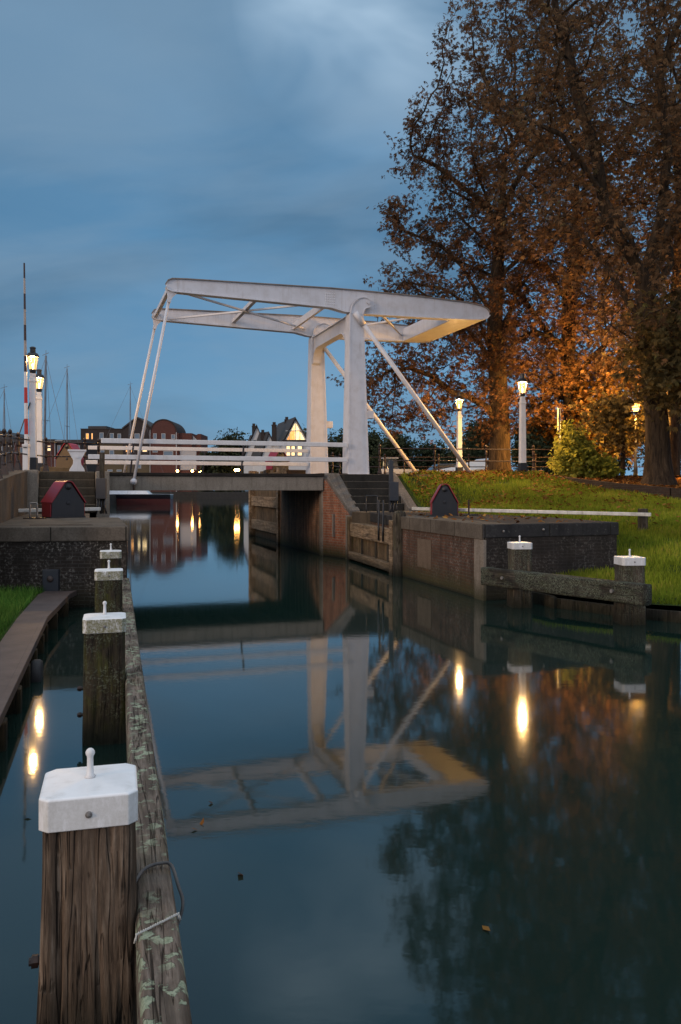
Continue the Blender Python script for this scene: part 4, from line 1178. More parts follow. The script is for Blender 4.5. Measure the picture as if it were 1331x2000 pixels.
# long fender beam beside the posts
p0 = Vector((-0.805 + 0.272 * 4.37, -1.2)); p1 = Vector((-0.805 - 0.272 * (15.2 - 3.17), 15.2))
bl = (p1 - p0).length
bm = thing('fender_beam', 'long lichen spotted timber beam bolted along the row of mooring posts', 'beam', (p0.x + n_f.x * 0.015, p0.y + n_f.y * 0.015, 0), FU)
mb = MB(); vs = []; fs = []
rows = 260; prof = []
bw, z0b, z1b = 0.160, 0.24, 0.555
nx_, nz_ = 12, 8
ring0 = [(bw * i / nx_, z1b) for i in range(nx_)] + [(bw, z1b - (z1b - z0b) * i / nz_) for i in range(nz_)] + [(bw - bw * i / nx_, z0b) for i in range(nx_)] + [(0, z0b + (z1b - z0b) * i / nz_) for i in range(nz_)]
m_ = len(ring0)
for j in range(rows + 1):
    y = bl * (j / rows)
    for (x, z) in ring0:
        cx, cz = x - bw / 2, z - (z0b + z1b) / 2
        ed = min(1, (abs(cx) / (bw / 2)) ** 10 * (abs(cz) / ((z1b - z0b) / 2)) ** 10)
        d = -0.016 * ed + 0.006 * noise.noise((x * 9, y * 1.6, z * 9)) - 0.010 * max(0, noise.noise((x * 45, y * 1.2, z * 45)) - 0.25)
        l = math.hypot(cx, cz)
        vs.append((x + cx / l * d, y, z + cz / l * d))
for j in range(rows):
    for k in range(m_):
        a = j * m_ + k; b = j * m_ + (k + 1) % m_
        fs.append((a, a + m_, b + m_, b))
fs += [tuple(range(m_)), tuple(rows * m_ + k for k in range(m_ - 1, -1, -1))]
mb.add(vs, fs); mb.build('beam', MAT['beam_wood'], bm, smooth=True, uv=False)
def on_beam(py, fx):              # point on the beam's top at a distance, fx 0..1 across
    d = (H - z1b) * F / (py - 955)
    base = Vector((-0.805 - 0.272 * (d - 3.17), d)) + n_f * (0.015 + bw * fx)
    return base
# cable looped over the beam, and a rope lashing
ca = thing('steel_cable', 'grey steel cable looped over the lichen spotted beam beside the nearest post', 'cable', (*on_beam(1712, 0.0), z1b))
q0 = on_beam(1735, -0.06); q1 = on_beam(1706, 0.35); q2 = on_beam(1702, 0.75); q3 = on_beam(1725, 1.12)
pts = [(q0.x, q0.y, z1b - 0.02), (*on_beam(1722, 0.08), z1b + 0.012), (*q1, z1b + 0.018), (*q2, z1b + 0.02), (*on_beam(1706, 0.98), z1b + 0.014), (q3.x, q3.y, z1b - 0.03), (q3.x + 0.03, q3.y - 0.05, z1b - 0.10), (q3.x - 0.01, q3.y - 0.10, z1b - 0.22)]
def smooth_path(pts, n=6):
    P = [Vector(p) for p in pts]; out = []
    for i in range(len(P) - 1):
        a = P[max(0, i - 1)]; b = P[i]; c = P[i + 1]; d = P[min(len(P) - 1, i + 2)]
        for k in range(n):
            t = k / n
            out.append(0.5 * ((2 * b) + (c - a) * t + (2 * a - 5 * b + 4 * c - d) * t * t + (3 * b - a - 3 * c + d) * t ** 3))
    return out + [P[-1]]
mb = MB(); mb.tube(smooth_path(pts), 0.0068, 10); mb.build('cable', MAT['cable'], ca, True, smooth=True)
ro = thing('rope_lashing', 'thin white rope tied across the beam near the nearest post', 'rope', (*on_beam(1815, 0.0), z1b))
mb = MB()
a_ = on_beam(1832, -0.04); b_ = on_beam(1800, 1.03)
for ph in (0, PI):
    pts = []
    for i in range(61):
        f = i / 60; q = a_ + (b_ - a_) * f
        zz = z1b + 0.010 - 0.03 * max(0, abs(f - 0.5) * 2 - 0.94) / 0.06
        pts.append((q.x + 0.0025 * math.cos(f * 60 + ph), q.y + 0.0025 * math.cos(f * 60 + ph), zz + 0.003 * math.sin(f * 60 + ph)))
    mb.tube(pts, 0.0030, 6)
mb.build('rope', MAT['rope'], ro, True, smooth=True)

# right hand posts with their guard beam
R1 = (3.36, 15.42); R2 = (4.74, 13.48)
gdir = Vector((R2[0] - R1[0], R2[1] - R1[1])); rz = math.atan2(gdir.y, gdir.x)
mooring_post(R1[0], R1[1], rz + PI / 2 - 0.55, 0.37, 1.20, 'grey mooring post in front of the platform end wall, right bank', 'post_grey', 'cap_light', 41.3, flare=0.045, hgt=0.12)
mooring_post(R2[0], R2[1], rz + PI / 2 - 0.55, 0.38, 1.09, 'grey mooring post at the grassy shore, at the beam end far right', 'post_grey', 'cap_light', 53.9, flare=0.05, hgt=0.13)
gu = gdir.normalized(); gn = Vector((gu.y, -gu.x))
if gn.y > 0: gn = -gn
st = Vector(R1) + gn * 0.34 - gu * 0.56
gl = gdir.length + 0.56 + 0.56
gbm = thing('guard_beam', 'dark weathered timber beam joining the two posts on the right shore', 'beam', (st.x, st.y, 0), rz)
mb = MB(); vs = []; fs = []
rows = 90
ring0 = [(0.24 * i / 8 - 0.12, 0.71) for i in range(8)] + [(0.12, 0.71 - 0.33 * i / 8) for i in range(8)] + [(0.12 - 0.24 * i / 8, 0.38) for i in range(8)] + [(-0.12, 0.38 + 0.33 * i / 8) for i in range(8)]
m_ = 32
for j in range(rows + 1):
    x = gl * j / rows
    for (y, z) in ring0:
        cy, cz = y, z - 0.545
        ed = min(1, (abs(cy) / 0.12) ** 8 * (abs(cz) / 0.165) ** 8)
        d = -0.014 * ed + 0.012 * noise.noise((x * 1.3, y * 6, z * 6 + 4)) - 0.012 * max(0, noise.noise((x * 1.1, y * 40, z * 40)) - 0.2)
        l = math.hypot(cy, cz)
        vs.append((x, y + cy / l * d, z + cz / l * d))
for j in range(rows):
    for k in range(m_):
        a = j * m_ + k; b = j * m_ + (k + 1) % m_
        fs.append((a, b, b + m_, a + m_))
fs += [tuple(range(m_ - 1, -1, -1)), tuple(rows * m_ + k for k in range(m_))]
mb.add(vs, fs); mb.build('beam', MAT['beam_dark'], gbm, smooth=True, uv=False)
for a in (0.56, 0.56 + gdir.length):
    mb = MB(); mb.tube([(a, -0.15, 0.56), (a, -0.10, 0.56)], 0.03, 8); mb.build('bolt', MAT['steel'], gbm)
# ------------------------------------------------------------------ street lamps
def make_lamp(name, label, loc, h, rz=0.2, s=1.0, energy=120.0):
    """h = height of the lantern centre above the base"""
    r = thing(name, label, 'street lamp', loc, rz, 'white post street lamps')
    zb = h - 0.36
    mb = MB(); mb.taper((-0.145, 0.145, -0.145, 0.145), (-0.13, 0.13, -0.13, 0.13), -0.2, 0.40); mb.build('plinth', MAT['hut_black'], r, bevel=0.015)
    mb = MB(); mb.taper((-0.105, 0.105, -0.105, 0.105), (-0.088, 0.088, -0.088, 0.088), 0.40, zb - 0.12)
    mb.box(-0.105, 0.105, -0.105, 0.105, zb - 0.27, zb - 0.20); mb.box(-0.075, 0.075, -0.075, 0.075, zb - 0.12, zb)
    mb.build('post', MAT['lamp_white'], r, bevel=0.012)
    ln = MB(); ln.lathe([(0.075, zb), (0.095, zb + 0.05), (0.104, zb + 0.11), (0.100, zb + 0.125)], n=6, rot=0.3)
    lt = ln.build('lantern', MAT['hut_black'], r)
    g0, g1 = zb + 0.125, zb + 0.50
    mb = MB()
    for k in range(6):
        t = PI / 3 * k + 0.3
        mb.bar((0.115 * math.cos(t), 0.115 * math.sin(t), g0), (0.152 * math.cos(t), 0.152 * math.sin(t), g1), 0.012, 0.012)
    mb.lathe([(0.175, g1), (0.192, g1 + 0.012), (0.18, g1 + 0.05), (0.145, g1 + 0.11), (0.085, g1 + 0.145), (0.08, g1 + 0.26), (0.095, g1 + 0.265), (0.095, g1 + 0.29), (0.05, g1 + 0.32)], n=12)
    mb.build('hood', MAT['hut_black'], lt)
    mb = MB(); mb.lathe([(0.098, g0 + 0.004), (0.134, g1 - 0.004)], n=6, rot=0.3); mb.build('glass', MAT['lamp_glow'], lt)
    li = bpy.data.lights.new('lamp_light', 'POINT'); li.energy = energy; li.color = (1.0, 0.56, 0.20); li.shadow_soft_size = 0.07
    lo = bpy.data.objects.new('lamp_light', li); col.objects.link(lo); lo.parent = r; lo.location = (0, 0, g0 + (g1 - g0) * 0.86)
    mb = MB(); mb.lathe([(0.012, g0 + 0.005), (0.014, g0 + 0.08), (0.024, g0 + 0.12), (0.022, g0 + 0.16), (0.008, g0 + 0.185)], n=10); mb.build('bulb', MAT['bulb_glow'], lt, smooth=True)
    return r
make_lamp('street_lamp', 'white lamp post with lit lantern in front of the barrier, left bank', (XA(64.5, 25.2), 25.2, 2.76), 3.34, energy=500)
make_lamp('street_lamp', 'shorter looking white lamp post behind the nearer one, left bank', (XA(77, 29.4), 29.4, 2.72), 3.30, energy=800)
make_lamp('street_lamp', 'white lamp post with lit lantern in front of the tall tree trunk, right bank', (XA(1021, 29.2), 29.2, 2.72), 3.12, energy=2600)
make_lamp('street_lamp', 'white lamp post seen under the spreading branch, next to the bridge stay', (XA(897.5, 35.0), 35.0, 2.72), 3.14, energy=800)

# sodium park lantern under the trees
def park_lamp(loc, h):
    r = thing('park_lamp', 'glowing orange park lantern half hidden by leaves at the right', 'street lamp', loc)
    mb = MB(); mb.lathe([(0.09, 0), (0.08, 0.5), (0.045, 0.7), (0.04, h - 0.25)], n=10); mb.build('pole', MAT['hut_black'], r, smooth=True)
    mb = MB(); mb.lathe([(0.05, h - 0.25), (0.085, h - 0.2), (0.085, h - 0.18)], n=8); mb.lathe([(0.22, h + 0.2), (0.18, h + 0.26), (0.05, h + 0.36)], n=8); mb.build('lantern', MAT['hut_black'], r)
    mb = MB(); mb.lathe([(0.085, h - 0.175), (0.2, h + 0.19)], n=8); mb.build('glass', MAT['sodium_glow'], r)
    li = bpy.data.lights.new('park_lamp_light', 'POINT'); li.energy = 12000; li.color = (1.0, 0.49, 0.10); li.shadow_soft_size = 0.25
    lo = bpy.data.objects.new('park_lamp_light', li); col.objects.link(lo); lo.parent = r; lo.location = (0, 0, h + 0.12)
park_lamp((XA(1242, 34), 34, 2.6), 2.95)

# ------------------------------------------------------------------ iron railings
def baluster_mb():
    mb = MB()
    mb.taper((-0.085, 0.085, -0.085, 0.085), (-0.045, 0.045, -0.045, 0.045), 0, 0.22)
    mb.lathe([(0.052, 0.22), (0.055, 0.26), (0.035, 0.29), (0.032, 0.45), (0.055, 0.48), (0.055, 0.53), (0.032, 0.56), (0.030, 0.68), (0.046, 0.74), (0.050, 0.84), (0.032, 0.90), (0.055, 0.93), (0.055, 0.96), (0.03, 0.985),
              (0.045, 1.01), (0.056, 1.045), (0.045, 1.085), (0.012, 1.11), (0.004, 1.125)], n=10)
    return mb
BAL = baluster_mb().build('post', MAT['railing_iron'], smooth=False)
BAL_used = [False]
def railing(name, label, pts, rails=(0.50, 0.945), r=0.021, hs=1.0):
    root = thing(name, label, 'railing', pts[0])
    for p in pts:
        if not BAL_used[0]:
            b = BAL; BAL_used[0] = True
        else:
            b = BAL.copy(); col.objects.link(b)
        b.parent = root
        b.location = (p[0] - pts[0][0], p[1] - pts[0][1], p[2] - pts[0][2]); b.scale = (1, 1, hs)
    for z in rails:
        mb = MB(); mb.tube([(p[0], p[1], p[2] + z * hs) for p in pts], r, 8); mb.build('rail', MAT['railing_iron'], root, True, smooth=True)
    return root
railing('iron_railing', 'rusty brown iron railing on the sloping wall, left edge', [(-6.45, 15.2, 2.27), (-7.42, 17.8, 2.42), (-8.10, 19.8, 2.545), (-8.68, 21.6, 2.66), (-9.50, 24.2, 2.755)])
railing('iron_railing', 'dark iron railing above the left steps, in front of the hut', [(-9.56, 24.4, 2.755), (XA(90, 26.2), 26.2, 2.74), (XA(166, 26.6), 26.6, 2.74), (XA(193, 26.9), 26.9, 2.74)])
railing('iron_railing', 'near iron railing along the top of the grass bank, right', [(XA(742, 30.4), 30.4, 2.75), (XA(849, 30.6), 30.6, 2.75), (XA(950, 30.8), 30.8, 2.74), (XA(1042, 30.6), 30.6, 2.72), (XA(1130, 30.2), 30.2, 2.70)])
railing('iron_railing', 'farther iron railing across the road behind the stays, right', [(XA(px, 38), 38, 2.72) for px in (690, 752, 790, 857, 916, 980, 1046, 1110, 1175, 1240, 1300, 1360)])
railing('iron_railing', 'iron railing seen between the two white columns', [(XA(636, 35.2), 35.2, 2.72), (XA(650, 36.4), 36.4, 2.72), (XA(664, 38), 38, 2.72)])

# ------------------------------------------------------------------ striped barrier pole
bp = thing('barrier_pole', 'upright red and white striped barrier pole beside the left lamps', 'barrier', (XA(52, 25), 25, 2.74))
mb = MB(); mb.box(-0.085, 0.085, -0.09, 0.09, 0, 0.74); mb.box(-0.10, 0.10, -0.10, 0.10, 0.74, 0.82); mb.build('base', MAT['rail_white'], bp, bevel=0.01)
mb = MB(); mb.box(-0.05, 0.05, -0.115, -0.10, 0.70, 0.73); mb.build('slot', MAT['hut_black'], bp)
zz = 0.82; seq = ['rail_white', 'pole_red', 'rail_white', 'pole_red', 'rail_white', 'pole_dark', 'pole_grey', 'pole_dark', 'pole_grey', 'pole_dark', 'pole_grey', 'pole_dark']
for i, m in enumerate(seq):
    l = 0.30 if i == 0 else 0.475
    if i == len(seq) - 1: l = 0.46
    mb = MB(); r0 = 0.060 - 0.003 * i; r1 = 0.060 - 0.003 * (i + 1)
    sh_ = lambda z: -0.012 * (z - 0.8)
    mb.tube([(sh_(zz), 0, zz), (sh_(zz + l), 0, zz + l)], [r0, r1], 10); mb.build('stripe', MAT[m], bp, smooth=False)
    zz += l
mb = MB(); mb.tube([(-0.30, 0.05, 0.95), (0.10, 0.05, 2.10)], 0.018, 6); mb.build('strut', MAT['hut_black'], bp)

# ------------------------------------------------------------------ red roofed winch huts
def winch_hut(label, loc, rz, w=0.74, d=0.62, sh=0.36, ap=0.86, plate='hut_black', back='hut_black'):
    r = thing('winch_hut', label, 'winch hut', loc, rz, 'red roofed winch huts')
    hw = w / 2
    rr = 0.10
    th = math.atan2(ap - sh, hw)
    def arc(rad, off):
        return [(rad * math.sin(a), ap - rr + rad * math.cos(a)) for a in np.linspace(-th, th, 9)]
    outl = [(-hw, 0), (-hw * 0.97, sh)] + arc(rr, 0) + [(hw * 0.97, sh), (hw, 0)]
    mb = MB(); mb.plate(outl, 0, 0.035); mb.build('front_plate', MAT[plate], r, bevel=0.006)
    mb = MB(); mb.plate(outl, d - 0.035, d); mb.build('back_plate', MAT[back], r, bevel=0.006)
    rf = [(-hw - 0.05, sh - 0.10), (-hw * 0.97 - 0.02, sh)] + [(x * 1.22, z + 0.02) for x, z in arc(rr, 0)] + [(hw * 0.97 + 0.02, sh), (hw + 0.05, sh - 0.10)]
    mb = MB(); mb.strip(rf[1:-1], -0.05, d + 0.05, 0.022); mb.build('roof', MAT['roof_red'], r)
    for sx in (-1, 1):
        mb = MB(); mb.box(sx * hw - 0.02, sx * hw + 0.02, 0.04, d - 0.04, 0.02, sh); mb.build('side_panel', MAT['roof_red'], r, bevel=0.006)
    mb = MB(); mb.lathe([(0.075, 0), (0.075, 0.02), (0.045, 0.03), (0.045, 0.06), (0.02, 0.07)], n=12)
    o = mb.build('axle_cap', MAT['hut_black'], r); o.rotation_euler = (PI / 2, 0, 0); o.location = (0, 0, ap - 0.11)
    mb = MB(); mb.lathe([(0.05, 0), (0.045, 0.015), (0.01, 0.02)], n=12)
    o = mb.build('bolt', MAT['hut_black'], r); o.rotation_euler = (PI / 2, 0, 0); o.location = (0, 0, 0.36)
    mb = MB(); mb.box(-hw - 0.015, hw + 0.015, -0.012, 0.05, 0, 0.03); mb.build('base_angle', MAT['hut_black'], r)
    return r
winch_hut('red roofed winch hut with black gable on the left lock platform', (-6.62, 20.0, 1.50), 0.68, w=0.82, d=0.66)
winch_hut('black gabled winch hut with red roof edges on the right lock platform', (2.74, 21.6, 1.50), -0.04, w=0.67, d=0.5, ap=0.80, sh=0.33)
winch_hut('farther red roofed hut with ochre gable behind the left railing', (XA(131, 31), 31.0, 2.98), -0.05, w=0.85, d=0.75, plate='hut_ochre', ap=0.92)
winch_hut('red roofed hut across the canal, seen between the deck rails', (XA(549, 36.5), 36.5, 3.05), 0.55, w=0.78, d=0.7)
mb = MB(); mb.prism([(XA(80, 28.6), 28.6), (XA(168, 29.4), 29.4), (XA(165, 31.8), 31.8), (XA(75, 31), 31)], 2.6, 2.975)
t_ = thing('hut_plinth', 'low brownish brick plinth below the farther left hut', 'plinth', (XA(120, 29.5), 29.5, 2.6)); mb.build('brick_face', MAT['house_yellow'], t_, True, bevel=0.02)
mb = MB(); mb.prism([(XA(520, 35.6), 35.6), (XA(600, 36.6), 36.6), (XA(598, 38.4), 38.4), (XA(515, 37.4), 37.4)], 2.6, 3.045)
t_ = thing('hut_plinth', 'low plinth below the hut across the canal', 'plinth', (XA(560, 37), 37, 2.6)); mb.build('brick_face', MAT['brick_low'], t_, True, bevel=0.02)

# white sluice booms
def boom(label, p0, p1, w, h, posts=()):
    r = thing('sluice_boom', label, 'boom', p0)
    mb = MB(); mb.bar(p0, p1, w, h); mb.build('boom', MAT['boom_white'], r, True, bevel=0.012)
    return r
b_ = boom('long weathered white boom lying low behind the right platform hut', (XA(806, 22.6), 22.6, 1.66), (XA(1272, 19.7), 19.7, 1.585), 0.12, 0.085)
mb = MB(); mb.box(-0.09, 0.09, -0.09, 0.09, -0.3, 0.56)
t_ = thing('boom_post', 'short dark timber post carrying the far end of the white boom', 'post', (XA(1256, 20.05), 20.05, 1.16), 0.2); mb.build('post', MAT['pile_wood'], t_, bevel=0.015)
t_ = thing('boom_stand', 'small iron stand under the white boom on the right platform', 'stand', (XA(916, 21.6), 21.6, 1.50))
mb = MB(); mb.box(-0.02, 0.02, -0.02, 0.02, 0, 0.42); mb.build('rod', MAT['railing_iron'], t_)
mb = MB(); mb.box(-0.22, 0.22, -0.1, 0.1, 0, 0.03); mb.build('foot_plate', MAT['hut_black'], t_)
boom('weathered white boom behind the left hut', (XA(18, 20.9), 20.9, 1.645), (XA(196, 22.2), 22.2, 1.66), 0.13, 0.09)
t_ = thing('iron_bracket', 'small grey iron hoop bracket standing at the left hut', 'bracket', (XA(66, 19.4), 19.4, 1.5))
mb = MB(); mb.tube(smooth_path([(-0.085, 0, 0), (-0.085, 0, 0.30), (-0.07, 0, 0.36), (0.07, 0, 0.36), (0.085, 0, 0.30), (0.085, 0, 0)], 3), 0.022, 8); mb.build('hoop', MAT['steel'], t_, smooth=True)
mb = MB(); mb.box(-0.22, 0.28, -0.08, 0.08, 0, 0.025); mb.build('foot_plate', MAT['railing_iron'], t_)

# control posts with boxes beside the stairs
def control_post(label, loc, rz, ph, bh, mat_p, mat_b, dx=0.0):
    r = thing('control_post', label, 'control post', loc, rz)
    mb = MB(); mb.box(-0.065, 0.065, -0.03, 0.09, 0, ph); mb.build('post', MAT[mat_p], r, bevel=0.01)
    mb = MB(); mb.box(-0.14 + dx, 0.14 + dx, -0.18, -0.032, 0.42, 0.42 + bh); mb.build('box', MAT[mat_b], r, bevel=0.012)
    mb = MB()
    for x in (-0.09, 0.0, 0.09):
        mb.tube([(x + dx, -0.1, 0.42), (x + dx, -0.1, 0.2), (x + dx + (0.06 if x > 0 else -0.04 * (x < 0)), -0.14, 0.0)], 0.026, 6)
    mb.build('conduit', MAT['hut_black'], r, smooth=True)
    return r
control_post('brown control post with a flat metal box beside the left steps', (XA(199.5, 23.4), 23.4, 1.50), 0.1, 1.74, 0.58, 'pile_wood', 'box_grey')
control_post('blue black control post with a small box beside the right steps', (XA(764.5, 24.9), 24.9, 1.42), 0.1, 1.66, 0.57, 'box_blue', 'box_blue', 0.06)
# grey traffic sign
sg = thing('traffic_sign', 'grey traffic sign turned edge on, behind the yellow lit bush', 'sign', (XA(1094, 31.5), 31.5, 2.68), 1.15)
mb = MB(); mb.tube([(0, 0, 0), (0, 0, 2.62)], 0.034, 8); mb.build('pole', MAT['sign_grey'], sg, smooth=True)
mb = MB(); mb.box(-0.30, 0.30, 0.036, 0.055, 1.75, 2.62); mb.build('panel', MAT['sign_grey'], sg, bevel=0.01)
# ------------------------------------------------------------------ far banks
mb = MB(); mb.prism([(-130, 214), (36, 214), (36, 330), (-130, 330)], -1, 1.5); tag(mb.build('far_quay', MAT['quay_dark']), kind='structure')
mb = MB(); mb.prism([(-130, 103), (-31, 103), (-31, 150), (-130, 150)], -1, 1.4); tag(mb.build('marina_quay', MAT['quay_dark']), kind='structure')
mb = MB(); mb.add([(-400, 330, 1.6), (400, 330, 1.6), (400, 900, 1.6), (-400, 900, 1.6)], [(0, 1, 2, 3)]); tag(mb.build('far_ground', MAT['quay_dark']), kind='structure')

def facade(r, wins, y, wm='window_white', gm='glass_blue', t=0.12):
    """wins: (x0,x1,z0,z1[,glass]) in the building's local frame, facade plane at y (facing -y)"""
    for wv in wins:
        x0, x1, z0, z1 = wv[:4]; g = wv[4] if len(wv) > 4 else gm
        mb = MB(); f = min(0.14, (x1 - x0) * 0.13)
        mb.box(x0, x0 + f, y - t, y - 0.005, z0, z1); mb.box(x1 - f, x1, y - t, y - 0.005, z0, z1)
        mb.box(x0 + f, x1 - f, y - t, y - 0.005, z0, z0 + f); mb.box(x0 + f, x1 - f, y - t, y - 0.005, z1 - f, z1)
        w_ = mb.build('window', MAT[wm], r)
        mb = MB(); mb.box(x0 + f, x1 - f, y - t * 0.5, y - 0.004, z0 + f, z1 - f); mb.build('pane', MAT[g], w_)

D = 220.0
def wx(px, d=D): return XA(px, d)
def wz(py, d=D): return H - (py - 955) / F * d
def bld(name, label, px0, px1, d=D, zb=1.5, rz=0.0):
    r = thing(name, label, 'building', (wx((px0 + px1) / 2, d), d, zb), rz, None)
    X = lambda px: wx(px, d) - r.location.x
    Z = lambda py: wz(py, d) - zb
    return r, X, Z
# flat roofed block
r, X, Z = bld('apartment_building', 'dark flat roofed block with yellow brick lower floors, far bank', 158, 241)
mb = MB(); mb.box(X(158), X(241), 0, 12, Z(867), Z(838)); mb.build('upper_wall', MAT['house_brown'], r)
mb = MB(); mb.box(X(160), X(240.8), 0.2, 12, 0, Z(867)); mb.build('lower_wall', MAT['house_yellow'], r)
mb = MB(); mb.box(X(168), X(204), 2, 10, Z(838), Z(831)); mb.box(X(157.5), X(241.2), -0.15, 12.1, Z(838), Z(837)); mb.build('roof', MAT['roof_slate'], r)
facade(r, [(X(168), X(174.5), Z(858), Z(846), 'window_warm'), (X(179), X(182), Z(858), Z(846), 'window_warm'), (X(195), X(203), Z(858), Z(845)), (X(215), X(223), Z(858), Z(846)), (X(230), X(237), Z(858), Z(847))], 0)
facade(r, [(X(196), X(204), Z(889), Z(879)), (X(214), X(223), Z(889), Z(879)), (X(180), X(190), Z(920), Z(915), 'window_lit'), (X(210), X(220), Z(921), Z(917)), (X(228), X(238), Z(921), Z(917))], 0.2)
# gabled block
r, X, Z = bld('gabled_house', 'dark slate gabled house with lit first floor windows, far bank', 241.5, 294.5)
mb = MB(); mb.plate([(X(241.5), 0), (X(294.5), 0), (X(294.5), Z(836)), (X(281), Z(824)), (X(269), Z(817)), (X(257), Z(826)), (X(241.5), Z(838))], -0.4, 12); mb.build('wall', MAT['house_brown'], r)
mb = MB(); mb.strip([(X(241), Z(838)), (X(257), Z(825.5)), (X(269), Z(816.5)), (X(281), Z(823.5)), (X(295), Z(835.5))], -0.7, 12.2, 0.35); mb.build('roof', MAT['roof_slate'], r)
mb = MB(); mb.box(X(241.7), X(294.3), -0.45, -0.405, 0, Z(905)); mb.build('base_wall', MAT['house_yellow'], r)
facade(r, [(X(264), X(274), Z(858), Z(847)), (X(247), X(250), Z(883), Z(871), 'window_warm'), (X(257), X(263), Z(884), Z(871), 'window_warm'), (X(270), X(276), Z(884), Z(873), 'window_lit'), (X(279), X(289), Z(883), Z(872), 'window_lit'), (X(268), X(277), Z(915), Z(907))], -0.4)
# arched brick block
r, X, Z = bld('arched_house', 'red brick house with a round arched roofline, far bank', 295, 350)
arc = [(X(295), 0), (X(350), 0), (X(350), Z(846))]
cx = (X(297) + X(345)) / 2; rad = (X(345) - X(297)) / 2
arc += [(cx + rad * math.cos(a), Z(845) + (Z(821.5) - Z(845)) * math.sin(a)) for a in np.linspace(0.0, PI, 20)]
arc += [(X(295), Z(846))]
mb = MB(); mb.plate(arc, -0.8, 12); mb.build('wall', MAT['house_red'], r)
mb = MB(); mb.strip([(cx + rad * 1.02 * math.cos(a), Z(845) + (Z(821) - Z(845)) * math.sin(a)) for a in np.linspace(PI, 0, 20)], -0.9, 12.1, 0.3); mb.build('roof', MAT['house_brown'], r)
facade(r, [(X(301), X(308), Z(858), Z(847)), (X(317), X(325), Z(858), Z(847)), (X(336), X(344), Z(858), Z(849)), (X(321), X(340), Z(891), Z(881)), (X(300), X(310), Z(884), Z(879))], -0.8)
mb = MB(); mb.box(X(345.5), X(347), -1.0, -0.8, 0, Z(845)); mb.box(X(294.6), X(295.6), -1.0, -0.8, 0, Z(840)); mb.build('downpipe', MAT['window_white'], r)
# stepped block
r, X, Z = bld('stepped_house', 'stepped red brick house with a pale grey panel, far bank', 350.5, 392)
mb = MB(); mb.box(X(350.5), X(375), 0, 12, 0, Z(846)); mb.plate([(X(375), 0), (X(392), 0), (X(392), Z(847)), (X(386), Z(847)), (X(375), Z(853))], 1.0, 12); mb.build('wall', MAT['house_red'], r)
mb = MB(); mb.box(X(352), X(384), -0.2, -0.01, Z(918), Z(876)); mb.build('panel', MAT['panel_grey'], r)
mb = MB(); mb.plate([(X(376), Z(860)), (X(385), Z(860)), (X(376), Z(850))], 0.7, 0.98); mb.build('gable_board', MAT['window_white'], r)
facade(r, [(X(377), X(382), Z(860.5), Z(858.5))], 0.7)
# low marina houses at the left
d2 = 110
for i, (a, b, top, m) in enumerate(((-60, 27, 850, 'house_brown'), (28, 66, 858, 'house_red'), (67, 107, 858, 'house_red'), (108, 160, 859, 'house_brown'))):
    lab = ['long dark low house behind the left railing posts', 'low brick house with a small lit window, behind the barrier pole', 'low brick house with two lit windows beside the left lamps', 'low brick house with white frames behind the farther hut'][i]
    r, X, Z = bld('marina_house', lab, a, b, d2, 1.4)
    r['group'] = 'low houses along the marina'
    mb = MB(); mb.box(X(a), X(b), 0, 7, 0, Z(top + 6)); mb.build('wall', MAT[m], r)
    if i == 0: mb = MB(); mb.plate([(X(a), Z(857)), (X(27.5), Z(864)), (X(22), Z(850)), (X(8), Z(842)), (X(a), Z(842))], -0.3, 7.3)
    else: mb = MB(); mb.box(X(a) - 0.1, X(b) + 0.1, -0.3, 7.2, Z(top + 6), Z(top))
    mb.build('roof', MAT['roof_slate'], r)
    if i == 0: w_ = [(X(17), X(24), Z(873), Z(870), 'window_lit'), (X(4), X(10), Z(880), Z(872))]
    elif i == 1: w_ = [(X(40), X(46), Z(884), Z(874)), (X(55), X(61), Z(884), Z(872))]
    elif i == 2: w_ = [(X(93), X(100.5), Z(873), Z(870), 'window_lit'), (X(93), X(100.5), Z(881), Z(875), 'window_lit'), (X(73), X(80), Z(882), Z(871))]
    else: w_ = [(X(113), X(119), Z(884), Z(870)), (X(150), X(157), Z(884), Z(870))]
    facade(r, w_, 0)
    if i == 3:
        mb = MB(); mb.box(X(108), X(109), -0.2, 0, 0, Z(860)); mb.box(X(109), X(124), -0.35, -0.3, Z(861.5), Z(860)); mb.build('downpipe', MAT['window_white'], r)
